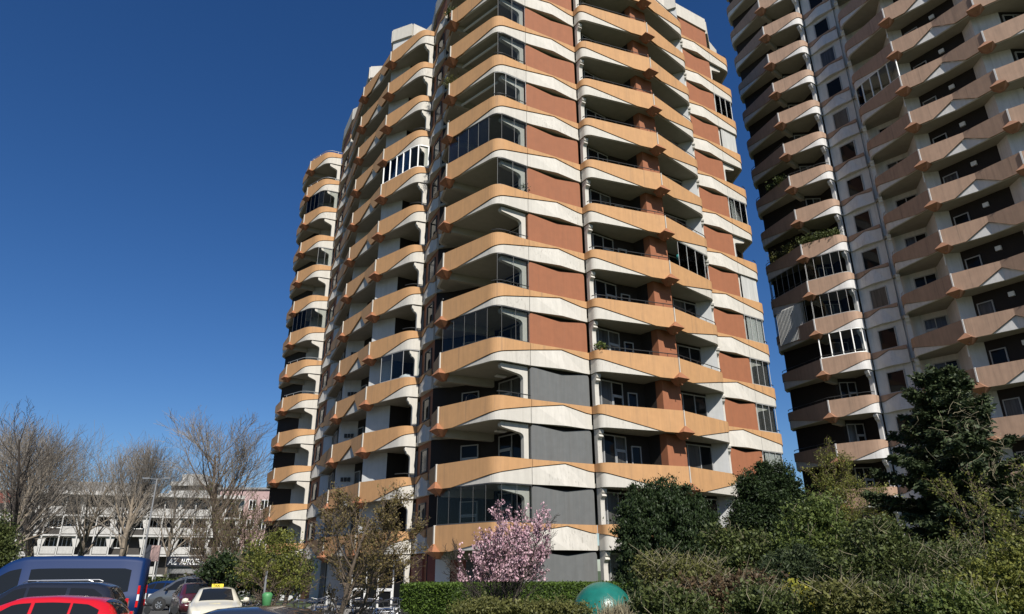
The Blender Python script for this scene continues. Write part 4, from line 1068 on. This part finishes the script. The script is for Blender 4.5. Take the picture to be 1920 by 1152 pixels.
# all three on the left face left (x forward = -X)
vX = park(265, 29, -2.95)
car('van', 'tall dark blue passenger van with one long tinted side window', 'van', (vX+.1, 28.2, 0), PI+R(19), VAN, 'paint_blue', (-1.75, 1.9), [[(-2.55, .08, .74), (-2.45, .04, .78), (.75, .04, .78), (.8, .06, .76)], [(1.1, .06, .8), (1.45, .05, .8), (2.05, .05, .7), (2.35, .05, .35)]], (1.62, 2.6), None,
    tail=[(-2.93, .9, 1.35, .08, .14, .3, 'lamp_red'), (-2.94, .9, 1.08, .08, .14, .22, 'lamp_clear'), (-2.93, .9, .85, .08, .14, .22, 'lamp_red')], wr=.34, mirror=(1.85, 1.08, 1.45, 'plastic'), pillars=())
car('car', 'black estate SUV with roof rails parked between the red hatchback and the van', 'car', (park(226, 22, -2.3), 21.6, 0), PI+R(15), SUV, 'paint_black', (-1.4, 1.45), [[(-1.95, .12, .6), (-1.7, .08, .86), (-1.1, .06, .9)], [(-1.0, .06, .9), (-.05, .05, .92)], [(.03, .05, .92), (.35, .05, .9), (.95, .05, .3)]], (.4, 1.1), (-2.28, -2.08), tail=[(-2.3, .78, 1.1, .1, .16, .25, 'lamp_red')], wr=.36, mirror=(.8, 1.05, 1.12, 'paint_black'), rails=(-1.6, .2))
car('car', 'bright red hatchback parked in front of the black SUV', 'car', (park(236, 17, -1.9), 16.7, 0), PI+R(14), HATCH, 'paint_red', (-1.22, 1.3), [[(-1.55, .35, .6), (-1.3, .1, .84), (-1.0, .07, .88)], [(-.95, .07, .88), (-.25, .06, .9)], [(-.18, .06, .9), (.2, .06, .88), (.85, .06, .3)]], (.2, 1.0), (-1.9, -1.6), tail=[(-1.86, .74, 1.0, .12, .14, .2, 'lamp_red')], mirror=(.62, .98, 1.02, 'paint_black'))
# taxi facing the camera
tY = 26.0
taxi = car('taxi', 'cream taxi seen from the front with a yellow roof sign', 'car', (gx(408, tY+1.5), tY+1.5, 0), R(-67), SEDAN, 'paint_cream', (-1.4, 1.45), [[(-1.0, .1, .6), (-.75, .08, .86), (-.1, .06, .9)], [(-.03, .06, .9), (.25, .06, .88), (.95, .06, .3)]], (.3, 1.15), (-1.65, -1.05), head=[(2.2, .6, .68, .2, .26, .13, 'lamp_clear')], tail=[(-2.24, .7, .9, .1, .25, .14, 'lamp_red')], mirror=(.75, 1.02, 1.02, 'paint_cream'))
ts = MB().box((0, 0, 1.5), (.1, .4, .11)).build('roof_sign', 'taxiyellow', taxi)
tx = link('lettering', text_mesh('TAXI', .11, 'black', 0, .004), ts); tx.rotation_euler = (R(90), 0, R(90)); tx.location = (.056, -.16, 1.46)
MB().tube([(1.0, 0, 1.04), (1.0, 0, 1.0)], .01, 5).build('wiper', 'plastic', taxi)
# dark car in the foreground
car('car', 'glossy dark car whose roof rises at the bottom in front of the taxi', 'car', (gx(432, 12)+.25, 12, 0), PI-R(8), SEDAN, 'paint_navy', (-1.4, 1.45), [[(-1.0, .1, .6), (-.75, .08, .86), (-.1, .06, .9)], [(-.03, .06, .9), (.25, .06, .88), (.95, .06, .3)]], (.3, 1.15), (-1.65, -1.05), mirror=(.75, 1.02, 1.02, 'paint_navy'))
# far row
MPV = [(-2.15,.4,1.0,1.5,.82,.64), (-2.1,.3,1.05,1.72,.88,.66), (-1.7,.26,1.05,1.79,.9,.68), (0,.25,1.03,1.8,.9,.68), (.6,.25,1.02,1.68,.9,.66), (1.2,.25,1.0,1.3,.89,.68), (1.6,.25,.95,1.05,.87,.7), (2.05,.28,.78,.84,.8,.6), (2.18,.38,.6,.64,.66,.5)]
car('car', 'grey compact MPV facing left in the far parking row', 'car', (gx(362, 42), 42, 0), PI, MPV, 'paint_grey', (-1.35, 1.35), [[(-1.75, .08, .85), (-.9, .06, .9)], [(-.8, .06, .9), (.1, .06, .92)], [(.2, .06, .92), (.7, .06, .85), (1.25, .06, .35)]], (.65, 1.55), (-2.12, -1.9), head=[(1.98, .66, .78, .22, .2, .16, 'lamp_clear')], mirror=(1.0, 1.02, 1.1, 'plastic'))
car('car', 'small blue hatchback half hidden behind the grey MPV', 'car', (gx(330, 47), 47, 0), R(-20), HATCH, 'paint_blue', (-1.22, 1.3), [[(-1.55, .35, .6), (-1.3, .1, .84), (-1.0, .07, .88)], [(-.95, .07, .88), (-.25, .06, .9)], [(-.18, .06, .9), (.2, .06, .88), (.85, .06, .3)]], (.2, 1.0), (-1.9, -1.6), tail=[(-1.86, .74, 1.0, .12, .14, .2, 'lamp_red')])
car('car', 'dark maroon car tucked between the grey MPV and the taxi', 'car', (gx(368, 36), 36, 0), -PI/2+R(30), HATCH, 'paint_maroon', (-1.22, 1.3), [[(-1.55, .35, .6), (-1.3, .1, .84), (-1.0, .07, .88)], [(-.95, .07, .88), (-.25, .06, .9)], [(-.18, .06, .9), (.2, .06, .88), (.85, .06, .3)]], (.2, 1.0), None, head=[(1.8, .62, .72, .2, .24, .14, 'lamp_clear')])
car('car', 'silver car with dark windows at the left edge beside the van bonnet', 'car', (gx(-20, 38), 38, 0), PI, SEDAN, 'paint_white', (-1.4, 1.45), [[(-1.0, .1, .6), (-.75, .08, .86), (-.1, .06, .9)], [(-.03, .06, .9), (.25, .06, .88), (.95, .06, .3)]], (.3, 1.15), (-1.65, -1.05))
trk = thing('truck', 'white box truck standing behind the blue van', 'truck', (gx(28, 46), 46, 0), PI)
hz_ = at(30, 1061, 46).z
MB().box((-.6, 0, hz_/2+.5), (3.4, 2.1, hz_-1.0)).build('cargo_box', 'paint_white', trk); MB().prism([(1.15,-.95),(2.7,-.9),(2.7,.9),(1.15,.95)], .5, 1.6).build('cab', 'paint_white', trk)
MB().prism([(1.15,-.92),(2.2,-.86),(2.2,.86),(1.15,.92)], 1.6, 2.1).build('windscreen', 'carglass', trk)
for wx in (-1.5, 1.8):
    for sg in (-1, 1): MB().lathe([(.02,-.1),(.33,-.1),(.36,0),(.33,.1),(.02,.1)], (wx, sg*.9, .36), 20, axis='Y').build('wheel', 'tyre', trk)

# motor scooter with mirrors
sco = thing('motor_scooter', 'dark motor scooter of which only handlebar and mirrors show beside the red car', 'scooter', (gx(292, 14.3), 14.3, 0), R(80))
MB().tube([(.55,0,.25), (.42,0,.75), (.35,0,.98)], .05, 8).build('steering_column', 'plastic', sco)
MB().tube([(.3,.33,1.0), (.36,0,1.02), (.3,-.33,1.0)], .02, 6).build('handlebar', 'plastic', sco)
MB().add([(.5,-.2,.35),(.5,.2,.35),(.42,.22,.9),(.42,-.22,.9),(.62,-.1,.4),(.62,.1,.4),(.52,.12,.9),(.52,-.12,.9)], [(0,1,2,3),(4,7,6,5),(0,4,5,1),(3,2,6,7),(1,5,6,2),(0,3,7,4)]).build('front_shield', 'paint_black', sco)
MB().box((-.25, 0, .55), (.8, .3, .35)).build('body', 'paint_black', sco); MB().box((-.25, 0, .76), (.65, .28, .09)).build('seat', 'plastic', sco)
for wx in (-.5, .6): MB().lathe([(.1,-.05),(.2,-.05),(.23,0),(.2,.05),(.1,.05)], (wx, 0, .23), 20, axis='Y').build('wheel', 'tyre', sco)
for sg in (-1, 1):
    mr_ = MB().lathe([(.001,-.012),(.07,-.012),(.075,0),(.07,.012),(.001,.012)], (.28, sg*.3, 1.27), 16, axis='X').build('mirror', 'plastic', sco)
    MB().tube([(.31, sg*.2, 1.01), (.29, sg*.27, 1.15), (.28, sg*.3, 1.2)], .008, 5).build('mirror_stalk', 'plastic', mr_)

# bicycles
def make_bike(paint, label):
    root = thing('bicycle', label, 'bicycle', (0, 0, 0), 0, 'bicycles parked by the entrance')
    f = MB(); rw_, fw_, bb_, st_, hd = (-.5,0,.34), (.55,0,.34), (-.07,0,.3), (-.2,0,.78), (.36,0,.82)
    for a, b, r in ((bb_, st_, .016), (st_, (.34,0,.76), .015), (bb_, (.4,0,.66), .018), (bb_, rw_, .01), (st_, rw_, .009), ((.42,0,.62), hd, .018), ((.42,0,.62), fw_, .013)): f.tube([a, b], r, 6)
    f.build('frame', paint, root)
    for c in (rw_, fw_):
        w_ = MB()
        w_.lathe([(.335,-.016),(.35,-.012),(.352,0),(.35,.012),(.335,.016),(.325,0),(.335,-.016)], c, 28, axis='Y'); wo = w_.build('wheel', 'tyre', root)
        sp2 = MB()
        for q in range(14): a = q*math.pi/7; sp2.tube([c, (c[0]+math.cos(a)*.33, 0, c[2]+math.sin(a)*.33)], .0025, 3, cap=False)
        sp2.lathe([(.326,-.01),(.326,.01),(.315,0),(.326,-.01)], c, 28, axis='Y'); sp2.build('spokes', 'chrome', wo)
        g = MB(); g.tube([(c[0]+math.cos(a)*.375, 0, c[2]+math.sin(a)*.375) for a in [R(20+k*16) for k in range(10)]], .018, 4); g.build('mudguard', 'plastic', root)
    MB().tube([(.26,.29,.98), (.36,.2,1.03), (.37,0,1.0), (.36,-.2,1.03), (.26,-.29,.98)], .013, 6).build('handlebar', 'chrome', root)
    MB().tube([hd, (.37,0,1.0)], .014, 6).build('stem', 'chrome', root)
    MB().tube([st_, (-.24,0,.93)], .013, 6).build('seat_post', 'chrome', root)
    MB().add([(-.38,-.08,.95),(-.38,.08,.95),(-.02,.02,.95),(-.02,-.02,.95),(-.36,-.07,.99),(-.36,.07,.99),(-.02,.02,.97),(-.02,-.02,.97)], [(0,1,2,3),(4,7,6,5),(0,4,5,1),(1,5,6,2),(2,6,7,3),(3,7,4,0)]).build('saddle', 'plastic', root)
    MB().lathe([(.02,-.01),(.09,-.01),(.09,.01),(.02,.01)], bb_, 16, axis='Y').build('crank', 'chrome', root)
    cr = MB()
    for y in (-.06, 0, .06): cr.tube([(-.62,y,.74), (-.3,y,.74)], .006, 4)
    cr.tube([(-.6,0,.74), rw_], .006, 4); cr.build('luggage_rack', 'plastic', root)
    return root
mat('bike_silver', (.42, .43, .44), .35, metal=.5); mat('bike_black', (.02, .02, .022), .4); mat('bike_blue', (.03, .06, .14), .4)
LB = ('black city bicycle packed among others under the bronze-leaved tree', 'silver bicycle packed among others under the bronze-leaved tree', 'dark blue bicycle packed among others under the bronze-leaved tree')
protos = [make_bike(m_, l_) for m_, l_ in zip(('bike_black', 'bike_silver', 'bike_blue'), LB)]
rk = random.Random(9); used = set()
spots = []
for i, u in enumerate(np.linspace(545, 752, 20)): spots.append((u+rk.uniform(-4, 4), 23.2+rk.uniform(-.8, 2.4)+(i % 3)*.8, R(60+rk.uniform(-30, 60))))
for u, Y, a in spots:
    k = rk.choice((0, 0, 0, 1, 2))
    o = copy_tree(protos[k]) if k in used else protos[k]; used.add(k)
    o.location = (gx(u, Y), Y, .1); o.rotation_euler = (R(rk.uniform(-6, 6)), 0, a)
FAR = 'pale bicycle leaning in the row behind the taxi'
for u in (448, 462, 478, 492, 515):
    o = copy_tree(protos[1]); o['label'] = FAR; o['group'] = 'bicycles behind the taxi'
    o.location = (gx(u, 33), 33+rk.uniform(-.6, .6), .006); o.rotation_euler = (0, 0, R(rk.uniform(-20, 40)))
fr_ = copy_tree(protos[1]); fr_['label'] = 'silver bicycle standing nearest to the hedge corner'; fr_.location = (gx(728, 21.6), 21.6, .1); fr_.rotation_euler = (0, 0, R(200))
for i, p in enumerate(protos):
    if i not in used: p.location = (gx(600, 24), 24, .1)

# bin on post, parasols
mat('bingreen', (.06, .22, .08), .5); mat('parasol_orange', (.7, .22, .03), .8); mat('parasol_yellow', (.8, .5, .03), .8)
bn = thing('litter_bin', 'pale green litter bin hung on a grey sign post beside the shrub tree', 'bin', (gx(502, 29), 29, 0))
MB().lathe([(.001,.55),(.15,.55),(.19,1.1),(.2,1.2),(.12,1.27),(.001,1.27)], (.06, -.1, -.05), 14).build('bucket', 'bingreen', bn, True); MB().tube([(-.12, 0, 0), (-.1, 0, 2.0)], .045, 8).build('post', 'greymetal', bn)
for u, Y, m_, lb in ((470, 40, 'parasol_orange', 'orange parasol opened behind the litter bin'), (494, 41, 'parasol_yellow', 'yellow parasol opened behind the litter bin')):
    pr = thing('parasol', lb, 'parasol', (gx(u, Y), Y, 0)); zt_ = at(u, 1088, Y).z
    MB().lathe([(.001, zt_), (.35, zt_-.1), (.75, zt_-.3), (.74, zt_-.36), (.001, zt_-.12)], (0, 0, 0), 8).build('canopy', m_, pr); MB().tube([(0, 0, 0), (0, 0, zt_)], .025, 6).build('pole', 'greymetal', pr)

# plants and things on balconies
def pot(u, v, Y, r, label, m='leaf_green', n=700, size=.09):
    p = at(u, v, Y); root = thing('potted_plant', label, 'plant', p)
    q, _ = blob_points(n, [(0, 0, 10, r, r*.8, r*.8)], r*.25, 30, .3); q[:, 2] -= 10
    foliage(root, leaf_quads(q+np.array((0, 0, r*.5)), size, .5), m)
    MB().lathe([(.001, -.3), (.11, -.3), (.15, 0), (.001, 0)], (0, 0, 0), 12).build('pot', 'rust', root)
zk = lambda k: 1.976+H*k
def potw(x, y, z, r, label, m='leaf_green', n=700, size=.09):
    root = thing('potted_plant', label, 'plant', (x, y, z+CAMZ))
    q, _ = blob_points(n, [(0, 0, 10, r, r*.8, r*.8)], r*.28, 40, .3); q[:, 2] -= 10
    foliage(root, leaf_quads(q+np.array((0, 0, r*.4)), size, .5), m)
    MB().lathe([(.001, -.28), (.11, -.28), (.15, 0), (.001, 0)], (0, 0, 0), 12).build('pot', 'rust', root)
potw(4.45, 33.1, zk(3)+.1, .3, 'round green potted bush on the balcony corner beside the brown wall panel', 'leaf_fresh')
potw(-3.6, 33.7, zk(9)+.2, .5, 'straggly grey potted plant at a high balcony corner of the orange tower', 'leaf_olive')
potw(-3.75, 33.85, zk(11)+.2, .4, 'green potted plant on the topmost visible corner balcony', 'leaf_green')
potw(.6, 32.1, zk(6)+.15, .35, 'trailing dark potted plant beside a glazed balcony side', 'leaf_yew')
zR = lambda m: 4.598+H*m
for m_, ts_, nm in ((6, (.1, .35, .6, .85), 'bushy dark green balcony plant on the overgrown balcony of the mauve tower'), (8, (.5, .8), 'straggly balcony plant two floors above the overgrown balcony')):
    for t in ts_:
        a, b = (DR1, CR1) if m_ == 6 else (DRL, DR1)
        x, y = lerp(a, b, t); potw(x+.1, y+.3, zR(m_)+.1, .45, nm, 'leaf_green', 800, .1)
    for o in list(bpy.data.objects):
        if o.get('label') == nm: o['group'] = nm.split(' of the')[0][:30]
for t in (.35, .7):
    x, y = lerp(DRL, DR1, t); potw(x+.15, y+.2, zR(6)+.1, .5, 'leafy plant hanging over the dark side of the overgrown balcony', 'leaf_olive', 900, .1)
for o in list(bpy.data.objects):
    if o.get('label', '').startswith('leafy plant hanging'): o['group'] = 'plants on the dark side'
mat('ballblue', (.05, .3, .3), .5)
lan = MB().lathe([(.001,-.19),(.13,-.14),(.19,0),(.13,.14),(.001,.19)], (0, 0, 0), 16).build('paper_lantern', 'ballblue', None, True, (9.7, 36.0, zk(5)+.95+CAMZ))
tag(lan, 'round turquoise paper lantern hanging in a balcony beside the brown pillar', 'lantern')
MB().tube([(0, 0, .18), (0, 0, .72)], .008, 4).build('cord', 'black', lan)

mat('bag_white', (.55, .56, .56), .7); mat('bag_blue', (.03, .12, .35), .6); mat('toy_pink', (.55, .12, .25), .7)
def lump(name, label, cat, x, y, z, r, m, seed):
    rn = random.Random(seed); mb = MB(); nr, ns = 8, 14
    pr = [(max(.01, math.sin(math.pi*i/nr))*r, -math.cos(math.pi*i/nr)*r*.75) for i in range(nr+1)]
    mb.lathe(pr, (0, 0, 0), ns); mb.v = [(a*(1+rn.uniform(-.14, .14)), b*(1+rn.uniform(-.14, .14)), c*(1+rn.uniform(-.1, .1))) for a, b, c in mb.v]
    return tag(mb.build(name, m, None, True, (x, y, z+CAMZ)), label, cat)
lump('laundry_bag', 'big white bag behind the glass of a cluttered balcony', 'bag', -6.25, 39.3, zk(3)+.2, .48, 'bag_white', 1)
lump('laundry_bag', 'blue bag beside the big white one on the cluttered balcony', 'bag', -7.05, 39.6, zk(3)+.1, .32, 'bag_blue', 2)
lump('soft_toy', 'pink soft toy next to the white bag on the cluttered balcony', 'toy', -5.75, 38.75, zk(3)+.15, .2, 'toy_pink', 3)
tr_ = thing('trellis', 'black wire arch standing on the open corner balcony of the orange tower', 'trellis', (-2.0, 33.2, zk(2)-.9+CAMZ), .5)
arc = [(math.cos(a)*.33, 0, 1.2+math.sin(a)*.33) for a in [math.pi*i/10 for i in range(11)]]
MB().tube([(.33, 0, 0)]+arc+[(-.33, 0, 0)], .018, 6).build('arch', 'black', tr_)
for i in range(5): MB().tube([(-.2+.1*i, 0, 0), (-.2+.1*i, 0, 1.42)], .009, 5).build('bar', 'black', tr_)
